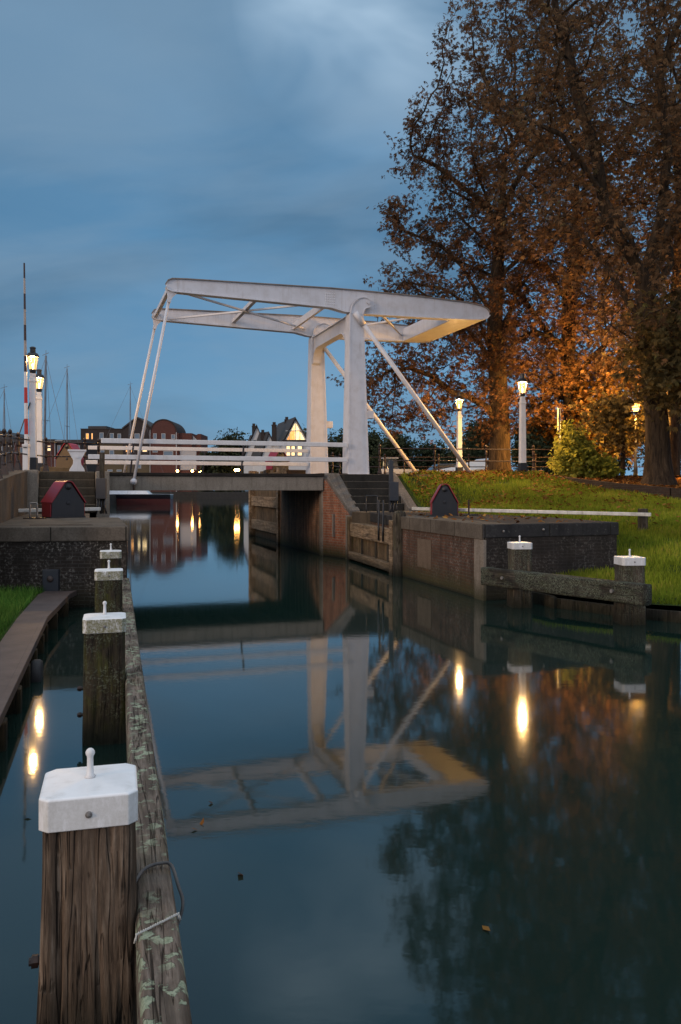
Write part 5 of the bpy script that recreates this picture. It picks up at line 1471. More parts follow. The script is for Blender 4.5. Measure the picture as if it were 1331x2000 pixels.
# houses in the middle
d3 = 120
def gable_house(label, pxs, apex, base_py, d, depth, dirx, wallm, zb=2.5, roofm='roof_slate'):
    """front gable pxs=(left,right) at eaves pys; roof runs back along (dirx, 1)"""
    r = thing('canal_house', label, 'house', (wx((pxs[0] + pxs[1]) / 2, d), d, zb))
    x0 = wx(pxs[0], d) - r.location.x; x1 = wx(pxs[1], d) - r.location.x
    ez = wz(pxs[2], d) - zb; ax = wx(apex[0], d) - r.location.x; az = wz(apex[1], d) - zb
    def sh(x, y): return (x + dirx * y, y)
    mb = MB()
    prof = [(x0, 0), (x1, 0), (x1, ez), (ax, az), (x0, ez)]
    vs = [(x, 0, z) for x, z in prof] + [(x + dirx * depth, depth, z) for x, z in prof]
    mb.add(vs, [(0, 1, 2, 3, 4), (9, 8, 7, 6, 5)] + [(i, 5 + i, 5 + (i + 1) % 5, (i + 1) % 5) for i in range(5)])
    mb.build('wall', MAT[wallm], r)
    mb = MB()
    for (xa, za, xb, zb_) in ((x0 - .25, ez - .25, ax, az + .12), (ax, az + .12, x1 + .25, ez - .25)):
        q = [(xa, -0.3, za + .04), (xb, -0.3, zb_ + .04), (xb + dirx * (depth + .6), depth + .3, zb_ + .04), (xa + dirx * (depth + .6), depth + .3, za + .04)]
        mb.add(q + [(a, b, c + 0.22) for a, b, c in q], [(3, 2, 1, 0), (4, 5, 6, 7), (0, 1, 5, 4), (1, 2, 6, 5), (2, 3, 7, 6), (3, 0, 4, 7)])
    rf = mb.build('roof', MAT[roofm], r)
    return r, rf, (x0, x1, ez, ax, az)
def chimney(rf, x, y, z0, z1, w=0.55):
    mb = MB(); mb.box(x - w, x + w, y - w, y + w, z0, z1); mb.box(x - w * 1.15, x + w * 1.15, y - w * 1.15, y + w * 1.15, z1, z1 + 0.15); mb.box(x - .2, x + .2, y - .2, y + .2, z1 + .15, z1 + .5)
    mb.build('chimney', MAT['house_brown'], rf)
r, rf, (x0, x1, ez, ax, az) = gable_house('white steep gabled house beyond the deck rails', (478, 525, 892), (502, 833.5), 0, d3, 9, -0.13, 'plaster_white')
chimney(rf, ax - 0.75, 3.0, az - 1.2, az + 0.2, 0.25)
facade(r, [(ax - 0.55, ax - 0.1, az - 2.4, az - 1.9, 'glass_dark'), (ax - 1.3, ax - 0.6, 0.4, 1.6), (ax + 0.5, ax + 1.2, 0.4, 1.6)], 0)
r, rf, (x0, x1, ez, ax, az) = gable_house('small dark roofed house with a slanting white gable edge', (512, 545, 892), (526, 848), 0, d3 - 4, 8, -0.42, 'plaster_white')
chimney(rf, ax - 1.0, 1.2, az - 0.8, az + 0.2, 0.28)
facade(r, [(x0 + 0.5, x0 + 1.2, 0.5, 1.7), (x0 + 1.6, x0 + 2.2, 0.5, 1.7, 'window_warm')], 0)
# lit glass gable
r, rf, (x0, x1, ez, ax, az) = gable_house('dark roofed house with a brightly lit glass gable', (557, 600, 861), (577.5, 820), 0, d3 - 12, 11, -0.27, 'plaster_white')
chimney(rf, ax - 1.5, 5.4, az - 0.9, az + 0.35, 0.28); chimney(rf, ax - 3.0, 2.5, az - 3.2, az - 0.6, 0.3)
mb = MB(); s_ = 0.86
mb.plate([(ax - (ax - x0) * 0.80, ez + 0.15), (ax - 0.06, ez + 0.15), (ax - 0.06, az - 0.45)], -0.06, -0.01); mb.plate([(ax + 0.06, ez + 0.15), (ax + (x1 - ax) * 0.80, ez + 0.15), (ax + 0.06, az - 0.45)], -0.06, -0.01)
g = mb.build('gable_window', MAT['window_lit'], r)
mb = MB(); mb.plate([(ax - (ax - x0) * 0.8, ez + 0.15), (ax - 0.1, ez + 0.15), (ax - 0.1, ez + 1.25), (ax - (ax - x0) * 0.42, ez + 1.25)], -0.075, -0.062); mb.build('curtain', MAT['window_warm'], g)
mb = MB(); mb.box(ax - 1.3, ax + 1.3, -0.14, -0.062, ez + 1.25, ez + 1.36); mb.box(ax + .55, ax + .64, -0.14, -0.062, ez + .1, ez + 1.25); mb.box(ax - .85, ax - .77, -0.14, -0.077, ez + .1, ez + 1.25); mb.build('glazing_bar', MAT['window_white'], g)
mb = MB(); mb.box(x0 - .3, x1 + .3, -0.7, -0.02, ez - 0.1, ez + 0.08); mb.build('balcony', MAT['house_brown'], r)
facade(r, [(x0 + 0.15, x0 + 0.75, ez - 2.0, ez - 0.5, 'window_lit'), (x0 + 0.8, x0 + 1.35, ez - 2.0, ez - 0.5, 'window_lit'), (x0 + 1.6, x0 + 2.3, ez - 2.0, ez - 0.5, 'window_lit'), (x0 + 0.15, x0 + 0.8, 0.1, 1.3, 'window_warm'), (x0 + 1.5, x0 + 2.2, 0.1, 1.5, 'window_lit')], 0)

# far quay lamps
def far_lamp(px, d, py, label):
    r = thing('quay_lamp', label, 'street lamp', (wx(px, d), d, 1.5), 0, 'small orange quay lamps on the far bank')
    z = wz(py, d) - 1.5
    mb = MB(); mb.lathe([(0.10, 0), (0.06, z - 0.2)], n=6); mb.build('pole', MAT['hut_black'], r)
    mb = MB(); mb.ball((0, 0, z), 0.30, 8, 6); mb.build('globe', MAT['far_glow'], r, smooth=True)
for px, py, l in ((347, 920, 'small orange quay lamp standing alone before the arched house'), (376, 920, 'orange quay lamp before the stepped house, left of the bright pair'), (391, 920.5, 'left one of the bright pair of quay lamps at the house row end'),
                  (398.5, 920.5, 'right one of the bright pair of quay lamps at the house row end'), (460.5, 918, 'bright orange quay lamp low under the white gabled house, left of its twin'), (466, 918, 'bright orange quay lamp low under the white gabled house, right of its twin')):
    far_lamp(px, 212.5 if px < 450 else 185, py, l)
mb = MB(); mb.prism([(-32, 183), (-8, 183), (-8, 213.9), (-32, 213.9)], -1, 1.5); tag(mb.build('quay_corner', MAT['quay_dark']), kind='structure')

# ------------------------------------------------------------------ boats
def hull(L, B, z0, z1, n=14):
    """pointed hull along x, from stern (x=0) to bow (x=L), ring per station"""
    vs = []; fs = []
    st_ = []
    for i in range(n + 1):
        f = i / n
        w = B / 2 * (1 - max(0, (f - 0.45) / 0.55) ** 2.2) * (0.82 + 0.18 * min(1, f / 0.3))
        st_.append((f * L, max(0.02, w)))
    for x, w in st_:
        vs += [(x, -w * 0.78, z0), (x, -w, z1), (x, w, z1), (x, w * 0.78, z0)]
    for i in range(n):
        b = 4 * i
        for k in range(4):
            fs.append((b + k, b + 4 + k, b + 4 + (k + 1) % 4, b + (k + 1) % 4))
    fs += [(0, 1, 2, 3), tuple(4 * n + k for k in (3, 2, 1, 0))]
    return vs, fs
def sailboat(label, loc, rz, L, mast_h, mx=0.45, lean=0.0, hullm='hull_navy', mr=0.075, spread=True, zf=1.0):
    r = thing('sailing_boat', label, 'boat', loc, rz, 'sailing boats moored in the marina')
    mb = MB(); mb.add(*hull(L, L * 0.3, -0.3, 0.82 * zf)); mb.build('hull_bottom', MAT['hull_red'], r)
    mb = MB(); mb.add(*[(v if i else v) for i, v in enumerate(hull(L * 1.01, L * 0.312, 0.82 * zf, 1.34 * zf))]); mb.build('hull', MAT[hullm], r)
    mb = MB(); mb.add(*hull(L * 1.0, L * 0.30, 1.34 * zf, 1.46 * zf)); mb.build('deck', MAT['hull_white'], r)
    mb = MB(); mb.taper((L * 0.22, L * 0.72, -L * 0.09, L * 0.09), (L * 0.26, L * 0.66, -L * 0.075, L * 0.075), 1.46 * zf, 1.46 * zf + 0.50); mb.build('cabin', MAT['hull_white'], r, bevel=0.05)
    X = L * mx; T = mast_h
    mb = MB(); mb.tube([(X, 0, 1.3), (X + lean, 0, T)], [mr, mr * 0.8], 8); ms = mb.build('mast', MAT['mast_grey'], r, smooth=True)
    mb = MB(); mb.bar((X, 0, 2.5), (X - L * 0.36, 0, 2.45), 0.12, 0.16); mb.build('boom', MAT['mast_grey'], r)
    mb = MB(); w = 0.016
    top = (X + lean, 0, T - 0.1)
    for e_ in ((L * 0.98, 0, 1.5), (0.05, 0, 1.5)): mb.tube([top, e_], w, 4)
    hs = 0.55
    for sy in (-1, 1):
        sp_ = (X + lean * hs, sy * L * 0.08, 1.3 + (T - 1.3) * hs)
        mb.tube([top, sp_, (X, sy * L * 0.14, 1.5)], w, 4)
        mb.tube([(X + lean * hs, 0, sp_[2]), sp_], 0.03, 4)
    mb.tube([(X + lean - 0.3, 0, T + 0.25), (X + lean + 0.35, 0, T + 0.05)], 0.025, 4); mb.tube([top, (X + lean, 0, T + 0.5)], 0.02, 4)
    mb.build('rigging', MAT['mast_grey'], ms)
    return r
sailboat('navy sailing boat with red bottom and pale cover under the bridge deck', (wx(336, 116), 116, 0), PI + 0.06, 13.0, H + 202 / F * 116, mx=(wx(336, 116) - wx(256, 116)) / 13.0, zf=1.0)
sailboat('sailing boat with the thick leaning mast behind the left lamps', (wx(86, 72) + 8.5 * .4 * math.cos(.3), 72 - 8.5 * .4 * math.sin(.3), 0), PI - 0.3, 8.5, H + 260 / F * 72, mx=0.40, lean=-0.22, mr=0.11)
sailboat('sailing boat with the slim mast left of the flat roofed block', (wx(130, 92) + 8 * .28, 92, 0), PI - 0.1, 8.0, H + 236 / F * 92, mx=0.28, mr=0.08, hullm='hull_white')
sailboat('sailing boat with the short mast at the left picture edge', (wx(10, 82) + 7 * .26, 82, 0), PI + 0.1, 7.0, H + 195 / F * 82, mx=0.26, mr=0.07, hullm='hull_white')
# things parked beyond the road on the right
tb = thing('covered_boat', 'pale tarpaulin covered boat on the ground behind the right railing', 'boat', (XA(852, 46), 46, 2.7), 0.12)
mb = MB()
xs_ = [0, 0.9, 1.9, 2.75]; hs_ = [0.55, 0.72, 1.02, 1.18]
vs = []; fs = []
for x, h_ in zip(xs_, hs_): vs += [(x, -0.9, 0.25), (x, -0.95, h_ * 0.55), (x, 0.0, h_), (x, 0.95, h_ * 0.55), (x, 0.9, 0.25)]
for i in range(3):
    for k in range(4): fs.append((5 * i + k, 5 * i + 5 + k, 5 * i + 6 + k, 5 * i + 1 + k))
fs += [(4, 3, 2, 1, 0), (15, 16, 17, 18, 19)]
mb.add(vs, fs); mb.build('tarpaulin', MAT['tarp_pale'], tb)
mb = MB(); mb.box(0.1, 2.65, -0.8, 0.8, 0.0, 0.25); mb.build('trailer', MAT['hut_black'], tb)
tb2 = thing('garden_shed', 'small brown shed with a slanting roof next to the covered boat', 'shed', (XA(926, 48), 48, 2.7), 0.2)
mb = MB(); mb.plate([(0, 0), (1.5, 0), (1.5, 0.5), (0.75, 1.22), (0, 0.75)], -0.5, 1.5); mb.build('wall', MAT['house_brown'], tb2)
mb = MB(); mb.strip([(-0.1, 0.68), (0.75, 1.24), (1.6, 0.45)], -0.6, 1.6, 0.05); mb.build('roof', MAT['tarp_pale'], tb2)
def car(label, loc, rz, body, name='parked_car'):
    r = thing(name, label, 'car', loc, rz, 'cars parked behind the railing')
    side = [(0, .35), (0.05, .72), (0.75, .86), (1.35, 1.36), (2.75, 1.40), (3.6, .92), (4.15, .85), (4.2, .35)]
    mb = MB(); mb.plate(side, -0.82, 0.82); mb.build('body', MAT[body], r, bevel=0.07, seg=3)
    mb = MB(); mb.plate([(0.95, .92), (1.42, 1.29), (2.7, 1.32), (3.3, .95)], -0.835, 0.835); mb.build('side_window', MAT['glass_dark'], r)
    for x in (0.8, 3.35):
        for y in (-0.8, 0.62):
            mb = MB(); mb.tube([(x, y, .31), (x, y + .18, .31)], .31, 14); w = mb.build('wheel', MAT['tyre'], r)
            mb = MB(); mb.tube([(x, y - .01, .31), (x, y + .19, .31)], .18, 10); mb.build('rim', MAT['steel'], w)
    return r
car('dark parked car between the two white bridge stays', (XA(806, 47), 47, 2.25), 0.1, 'car_dark')
mbt = thing('motor_boat', 'white motor boat with a cabin ashore behind the bridge column', 'boat', (XA(742, 50), 50, 2.35), 0.05)
mb = MB(); mb.add(*hull(2.4, 1.2, 0.5, 1.05)); mb.build('hull', MAT['hull_white'], mbt)
mb = MB(); mb.taper((0.2, 1.15, -0.45, 0.45), (0.28, 0.95, -0.4, 0.4), 1.05, 1.7); c_ = mb.build('cabin', MAT['glass_dark'], mbt)
mb = MB(); mb.box(0.15, 1.1, -0.48, 0.48, 1.7, 1.76); mb.build('cabin_roof', MAT['hull_white'], c_)
mb = MB(); mb.box(0.5, 1.9, -0.4, 0.4, 0.3, 0.5); mb.build('cradle', MAT['pile_wood'], mbt)
# ------------------------------------------------------------------ trees
def grow(seed, trunk, env, bounds, M, step, di, dk, iters=160, trop=(0, 0, 0.0), clump=0.25, limbs=()):
    r = np.random.default_rng(seed)
    pts = []
    while len(pts) < M:
        q = r.uniform(bounds[0], bounds[1], (4000, 3))
        ok = env(q)
        q = q[ok]
        nz = np.array([noise.noise((p[0] * .42 + seed, p[1] * .42, p[2] * .42)) for p in q]) if len(q) else np.zeros(0)
        q = q[nz > -clump + r.uniform(-.25, .15, len(q))]
        pts.extend(q.tolist())
    A = np.array(pts[:M])
    pos = [np.array(p, float) for p in trunk]; par = [-1] + list(range(len(trunk) - 1)); nch = [1] * len(trunk)
    for lp in limbs:
        lp = trunk_line(lp, step)
        k = int(np.argmin([np.linalg.norm(q - lp[0]) for q in pos]))
        for q in lp[1:]:
            pos.append(q); par.append(k); nch.append(1); k = len(pos) - 1
    near = np.zeros(len(A), int); nd = np.full(len(A), 1e9)
    def upd(idx):
        nonlocal near, nd
        P = np.array([pos[i] for i in idx])
        for s0 in range(0, len(P), 64):
            d = np.linalg.norm(A[:, None] - P[None, s0:s0 + 64], axis=2)
            m = d.min(1); k = d.argmin(1)
            b = m < nd
            nd[b] = m[b]; near[b] = np.array(idx)[s0 + k[b]]
    upd(list(range(len(pos))))
    trop = np.array(trop)
    for it in range(iters):
        act = nd < di
        if not act.any():
            di *= 1.35
            if it > iters * 0.8 or di > 12: break
            continue
        acc = {}
        D = A[act] - np.array(pos)[near[act]]
        D /= np.linalg.norm(D, axis=1)[:, None] + 1e-9
        ids = near[act]
        un, inv = np.unique(ids, return_inverse=True)
        S = np.zeros((len(un), 3)); np.add.at(S, inv, D)
        new = []
        for u, s in zip(un, S):
            if nch[u] > 4: continue
            s = s / (np.linalg.norm(s) + 1e-9) + r.normal(0, 0.16, 3) + trop
            s /= np.linalg.norm(s) + 1e-9
            pos.append(pos[u] + s * step); par.append(int(u)); nch.append(0); nch[u] += 1
            new.append(len(pos) - 1)
        if not new: break
        upd(new)
        keep = nd > dk
        A = A[keep]; nd = nd[keep]; near = near[keep]
        if len(A) < 5: break
    return np.array(pos), np.array(par)

def skeleton_mesh(pos, par, base_r, tip_r, p=2.3, minr=0.0, flare=0.0, top=None):
    n = len(pos)
    ch = [[] for _ in range(n)]
    for i in range(1, n): ch[par[i]].append(i)
    acc = np.zeros(n)
    for i in range(n - 1, -1, -1):
        if not ch[i]: acc[i] = tip_r ** p
        if par[i] >= 0: acc[par[i]] += acc[i]
    rad = acc ** (1 / p)
    k = math.log(base_r / tip_r) / math.log(rad[0] / tip_r)
    rad = tip_r * (rad / tip_r) ** k
    hz = pos[:, 2] - pos[0, 2]
    if top: rad = np.minimum(rad, base_r * np.clip(1.0 - 0.92 * hz / top, 0.03, 1))
    rad = rad * (1 + flare * np.exp(-hz / 0.45))
    mb = MB()
    stack = [(0, None)]
    while stack:
        s, pr = stack.pop()
        chain = [s]
        while ch[chain[-1]]:
            c = sorted(ch[chain[-1]], key=lambda q: -rad[q])
            for o in c[1:]: stack.append((o, chain[-1]))
            chain.append(c[0])
        if pr is not None:
            pts = [pos[pr]] + [pos[q] for q in chain]; rr = [min(rad[chain[0]] * 1.15, rad[pr])] + [rad[q] for q in chain]
        else:
            pts = [pos[q] for q in chain]; rr = [rad[q] for q in chain]
        if len(pts) < 2: continue
        if max(rr) < minr: continue
        rm = max(rr)
        mb.tube(pts, rr, 16 if rm > .3 else 9 if rm > .1 else 5 if rm > 0.03 else 3, cap=False)
    return mb, rad, ch

def palmate(C, size, r, per=5, droop=0.5, wid=0.32):
    """C (N,3) leaf bases -> (N*per*4,3) leaflet quads"""
    N = len(C)
    az = r.uniform(0, 2 * PI, N)
    el = r.uniform(-1.0, 0.5, N) - droop * 0.5
    out = np.zeros((N, per, 4, 3))
    sz = size * r.uniform(0.65, 1.25, N)
    # leaf frame: f forward (drooping), s sideways, u normal
    f = np.stack([np.cos(az) * np.cos(el), np.sin(az) * np.cos(el), np.sin(el)], 1)
    s = np.stack([-np.sin(az), np.cos(az), np.zeros(N)], 1)
    roll = r.normal(0, 0.5, N)[:, None]
    u = np.cross(f, s)
    s = s * np.cos(roll) + u * np.sin(roll)
    u = np.cross(f, s)
    fan = np.linspace(-1.15, 1.15, per) if per > 1 else np.zeros(1)
    for k in range(per):
        a = fan[k] + r.normal(0, 0.12, N)
        l = (sz * (1 - 0.28 * abs(fan[k]) / 1.15) * r.uniform(0.85, 1.1, N))[:, None]
        d = f * np.cos(a)[:, None] + s * np.sin(a)[:, None] - np.array([0, 0, 1]) * (droop * 0.35)
        d /= np.linalg.norm(d, axis=1)[:, None]
        sd = np.cross(d, u); sd /= np.linalg.norm(sd, axis=1)[:, None] + 1e-9
        out[:, k, 0] = C
        out[:, k, 1] = C + d * l * 0.62 + sd * l * wid * 0.5 + u * l * 0.04
        out[:, k, 2] = C + d * l - np.array([0, 0, 1]) * l * 0.12
        out[:, k, 3] = C + d * l * 0.62 - sd * l * wid * 0.5 + u * l * 0.04
    return out.reshape(-1, 3)

def leaf_tree(name, label, base, trunk, env, bounds, M, leaf, nleaf, seed, base_r, bark='bark', step=0.42, di=3.5, dk=0.75, size=0.17, tip_r=0.011, per=5, clump=0.25, group=None, cat='tree', twig=0.035, jit=0.22, minr=0.0, wid=0.34, keepf=None, trop=(0, 0, -0.03), limbs=(), top=None, flare=0.0, bunch=1):
    r = thing(name, label, cat, base, 0, group)
    pos, par = grow(seed, trunk, env, bounds, M, step, di, dk, clump=clump, trop=trop, limbs=limbs)
    mb, rad, ch = skeleton_mesh(pos, par, base_r, tip_r, minr=minr, flare=flare, top=top)
    o = mb.build('trunk', MAT[bark], r, world=True, smooth=True, uv=False)
    rr = np.random.default_rng(seed + 5)
    tw = np.where((rad < twig) & (np.arange(len(pos)) > len(trunk)))[0]
    nc = max(1, nleaf // bunch)
    idx = rr.choice(tw, nc)
    pp = pos[par[idx]]
    f = rr.uniform(0, 1, (nc, 1))
    C0 = pos[idx] * f + pp * (1 - f) + rr.normal(0, jit, (nc, 3))
    C = np.repeat(C0, bunch, 0) + rr.normal(0, size * 0.85, (nc * bunch, 3)) * np.array([1, 1, 0.7])
    nleaf = len(C)
    den = np.array([noise.noise((p[0] * .8 + seed, p[1] * .8, p[2] * .8)) for p in C])
    C = C[den > rr.uniform(-0.70, 0.0, len(C))]
    for lx, ly, lz, lr in LAMPS: C = C[np.linalg.norm(C - np.array((lx, ly, lz)), axis=1) > lr]
    lv = np.array((XA(1242, 34), 34, 3.32)); lv /= np.linalg.norm(lv)     # the gap between the boughs through which the park lantern shows
    q_ = C - np.array((0, 0, H)); C = C[np.linalg.norm(q_ - np.outer(q_ @ lv, lv), axis=1) > 0.24]
    if keepf is not None: C = C[keepf(C)]
    V = palmate(C, size, rr, per, wid=wid)
    V -= np.array(base)
    cl = np.array([noise.noise((p[0] * .6, p[1] * .6, p[2] * .6 + seed)) for p in C])
    tint = np.clip(np.repeat(rr.normal(0.42, 0.2, len(C)) + cl * 0.45, per) + rr.normal(0, .06, len(C) * per), 0, 1)
    fast_mesh('crown', V, 4, MAT[leaf], r, tint)
    return r
def prof_env(cx, cy, prof, sq=1.0, inner=0.0, skew=None):
    zs = np.array([p[0] for p in prof]); rs = np.array([p[1] for p in prof])
    def env(q):
        z = q[:, 2]
        rad = np.interp(z, zs, rs, left=0, right=0)
        ox = np.interp(z, zs, skew) if skew is not None else 0
        d = np.hypot(q[:, 0] - cx - ox, (q[:, 1] - cy) / sq)
        return (d < rad) & (z > zs[0]) & (z < zs[-1]) & (d > rad * inner)
    return env
def scaffold(seed, line, z0, z1, zs, rs, n, cx, cy, sq=1.0, rise=0.9, frac=0.85, phase=0.0):
    """main limbs leaving the trunk between z0 and z1, rising outwards and flattening at the crown's edge"""
    r = np.random.default_rng(seed); L_ = np.array(line); out = []
    for i in range(n):
        z = z0 + (z1 - z0) * (i + r.uniform(-.2, .2)) / max(1, n - 1)
        z = min(max(z, z0), z1)
        k = int(np.argmin(abs(L_[:, 2] - z))); p = L_[k]
        az = phase + i * 2.4 + r.uniform(-.25, .25)
        R = np.interp(min(z + 3.5, zs[-1]), zs, rs) * frac * r.uniform(.8, 1.0)
        pts = [tuple(p)]
        for f, h in ((.18, .28), (.42, .58), (.70, .84), (1.0, 1.0)):
            w = r.normal(0, .18, 2)
            pts.append((cx + (p[0] - cx) * (1 - f) + math.cos(az) * R * f + w[0], cy + (p[1] - cy) * (1 - f) + math.sin(az) * R * sq * f + w[1], p[2] + h * R * rise))
        out.append(pts)
    return out
def trunk_line(pts, step=0.45):
    out = [np.array(pts[0], float)]
    for a, b in zip(pts[:-1], pts[1:]):
        a = np.array(a, float); b = np.array(b, float); n = max(1, int(np.linalg.norm(b - a) / step))
        for i in range(n): out.append(a + (b - a) * (i + 1) / n)
    return out
LAMPS = [(XA(1021, 29.2), 29.2, 5.9, 1.25), (XA(897.5, 35.0), 35.0, 5.9, 1.25), (XA(1242, 34), 34, 5.55, 2.4)]
G2 = 'large horse chestnuts on the right bank'
# tree 1: behind the bridge counterweight
x1 = XA(975, 37.5); b1 = (x1, 37.5, 2.6)
K = 37.5 / 33
def zz(py, d=37.5): return H - (py - 955) / F * d
P1 = [(4.4, 2.6), (5.6, 5.6), (7.4, 6.7), (9.3, 6.4), (11.2, 6.0), (13.4, 5.7), (16.5, 5.3), (19, 4.9), (21.5, 4.0), (24.3, 3.1), (27, 1.0)]
e1 = prof_env(x1, 37.5, P1, sq=0.62, skew=[-2.6, -1.4, -.6, -.2, 0, 0.1, 0, .2, .3, .6, .9])
T1 = trunk_line([(x1, 37.5, 2.4), (x1 + .05, 37.5, 4.6), (x1 - .05, 37.5, 7.2), (x1 - .2, 37.5, 9.6), (x1 - .1, 37.6, 11.5), (x1 + .1, 37.6, 14.5), (x1 + .4, 37.6, 18)])
leaf_tree('chestnut_tree', 'russet chestnut tree with lamp lit trunk behind the bridge counterweight', b1,
          T1, e1, ((-2, 31, 4), (16, 44, 28)), 4600, 'leaf_russet', 40000, 11, 0.52, bark='bark', group=G2, di=3.2, dk=0.62, size=0.165, bunch=6, top=23, flare=0.35, wid=0.30,
          limbs=scaffold(5, T1, 7.5, 16, [p[0] for p in P1], [p[1] for p in P1], 11, x1, 37.5, .62, phase=2.6) + [[(x1, 37.5, 5.1), (XA(950, 37.2), 37.2, zz(795)), (XA(915, 36.8), 36.8, zz(778)), (XA(880, 36.5), 36.5, zz(770)), (XA(845, 36.3), 36.3, zz(742)), (XA(800, 36), 36, zz(728)), (XA(755, 36), 36, zz(735))],
                 [(x1, 37.5, 7.6), (XA(1005, 37), 37, zz(672)), (XA(1045, 36.8), 36.8, zz(652)), (XA(1085, 36.8), 36.8, zz(668))],
                 [(x1 - .1, 37.5, 7.6), (XA(930, 37.2), 37.2, zz(610)), (XA(870, 37), 37, zz(570)), (XA(800, 36.8), 36.8, zz(560))]])
# tree 2: farther right, behind the bush
x2 = XA(1118, 39); b2 = (x2, 39, 2.6)
P2_ = [(6.0, 3.0), (7.6, 6.0), (10.5, 7.2), (14.5, 7.4), (19, 6.6), (23, 5.0), (26.5, 2.0), (28, .3)]
e2 = prof_env(x2, 39.5, P2_, sq=0.8)
T2 = trunk_line([(x2, 39, 2.4), (x2 + .1, 39, 5), (x2 - .2, 39, 8), (x2 - .1, 39.2, 11), (x2 + .3, 39.2, 15), (x2 + .2, 39.2, 19)])
leaf_tree('chestnut_tree', 'dark chestnut tree whose orange lit trunk stands behind the bush', b2,
          T2, e2, ((1, 32, 5), (21, 47, 29)), 3600, 'leaf_brown', 24000, 23, 0.46, bark='bark_dark', group=G2, di=3.4, dk=0.75, size=0.175, bunch=6, top=24, flare=0.3, wid=0.30, limbs=scaffold(6, T2, 7, 17, [p[0] for p in P2_], [p[1] for p in P2_], 10, x2, 39.3, .8))
# tree 3: nearest, at the right edge
x3 = XA(1287, 26); b3 = (x3, 26, 2.28)
P3_ = [(5.2, 2.8), (6.4, 4.3), (8, 4.9), (11, 5.5), (14, 5.9), (17, 6.0), (20, 5.2), (23, 3.6), (25.5, .8)]
e3_ = prof_env(x3, 26.2, P3_)
T3 = trunk_line([(x3, 26, 2.1), (x3 - .05, 26, 4.2), (x3 - .25, 26, 6.6), (x3 - .45, 26.1, 9.0)])
e3 = lambda q: e3_(q) & ((q[:, 2] > 10.5) | (q[:, 0] > 8.6 - np.clip(q[:, 2] - 8.0, 0, 3) * 1.2))
leaf_tree('chestnut_tree', 'huge dark chestnut tree with thick furrowed trunk at the right edge', b3,
          T3, e3, ((3, 19, 5), (17, 33, 26)), 4600, 'leaf_brown', 34000, 37, 0.39, bark='bark', group=G2, di=3.0, dk=0.6, size=0.15, bunch=6, top=22, flare=0.7, wid=0.30,
          limbs=scaffold(8, T3, 6.5, 9, [p[0] for p in P3_], [p[1] for p in P3_], 6, x3, 26.1, 1, rise=1.2) + [[(x3 - .45, 26.1, 9.0), (XA(1185, 26), 26, zz(430, 26)), (XA(1165, 26), 26, zz(300, 26)), (XA(1125, 26), 26, zz(180, 26)), (XA(1100, 26), 26, zz(60, 26))],
                 [(x3 - .45, 26.1, 9.0), (XA(1290, 26), 26, zz(430, 26)), (XA(1305, 26), 26, zz(300, 26)), (XA(1290, 26), 26, zz(150, 26))],
                 [(x3 - .25, 26, 6.6), (XA(1200, 25), 25, zz(640, 25)), (XA(1165, 24.6), 24.6, zz(620, 25))]])
# low leafy boughs of the right tree
e3b = prof_env(x3 + 1.0, 24.8, [(4.3, 1.2), (4.9, 2.1), (6, 2.7), (7.4, 2.6), (8.5, 1.0)])
leaf_tree('chestnut_tree', 'younger olive leaved chestnut whose boughs hang before the thick trunk', (x3 + 1.7, 25.4, 2.2),
          trunk_line([(x3 + 1.7, 25.4, 2.05), (x3 + 1.6, 25.4, 4.0), (x3 + .8, 25.2, 5.6), (x3, 25.0, 6.3)]), e3b, ((3, 20, 3.5), (16, 30, 9)), 900, 'leaf_olive', 8000, 41, 0.16, bark='bark_dark', group=G2, di=2.6, dk=0.5, step=0.3, size=0.18)
# second trunk behind the thick one
x4 = XA(1316, 33)
e4 = prof_env(x4, 33, [(6, 2), (9, 4.5), (14, 5), (20, 3.5), (24, .5)])
leaf_tree('chestnut_tree', 'slimmer lamp lit trunk standing just behind the thick trunk', (x4, 33, 2.5),
          trunk_line([(x4, 33, 2.3), (x4, 33, 7), (x4 + .3, 33, 13), (x4, 33, 18)]), e4, ((6, 26, 5), (20, 40, 25)), 1200, 'leaf_brown', 9000, 43, 0.27, bark='bark', group=G2, di=3.5, dk=1.0, size=0.20)
# orange lit small tree beyond the bush
x5 = XA(1135, 40.5)
e5 = prof_env(x5 + .9, 40.5, [(3.8, 1.8), (4.6, 2.9), (6, 3.5), (7.6, 3.3), (9, 1.0)])
leaf_tree('maple_tree', 'small tree with leaves lit glowing orange by the park lantern', (x5, 40.5, 2.6),
          trunk_line([(x5, 40.5, 2.4), (x5 + .1, 40.5, 4), (x5 + .6, 40.5, 6)]), e5, ((7, 35, 3), (18, 46, 10)), 800, 'leaf_orange', 10000, 47, 0.15, di=2.6, dk=0.55, step=0.32, size=0.20, cat='tree')
x6 = XA(1215, 31)
e6 = prof_env(x6, 31, [(3.7, .5), (4.2, 1.3), (5.2, 1.6), (6.2, .5)])
leaf_tree('young_tree', 'slender young tree between the bush and the thick trunk', (x6, 31, 2.5),
          trunk_line([(x6, 31, 2.4), (x6 + .05, 31, 3.6), (x6, 31, 5)]), e6, ((6, 26, 3), (16, 36, 7)), 260, 'leaf_olive', 2200, 53, 0.085, bark='bark_dark', di=2, dk=0.4, step=0.25, size=0.18)
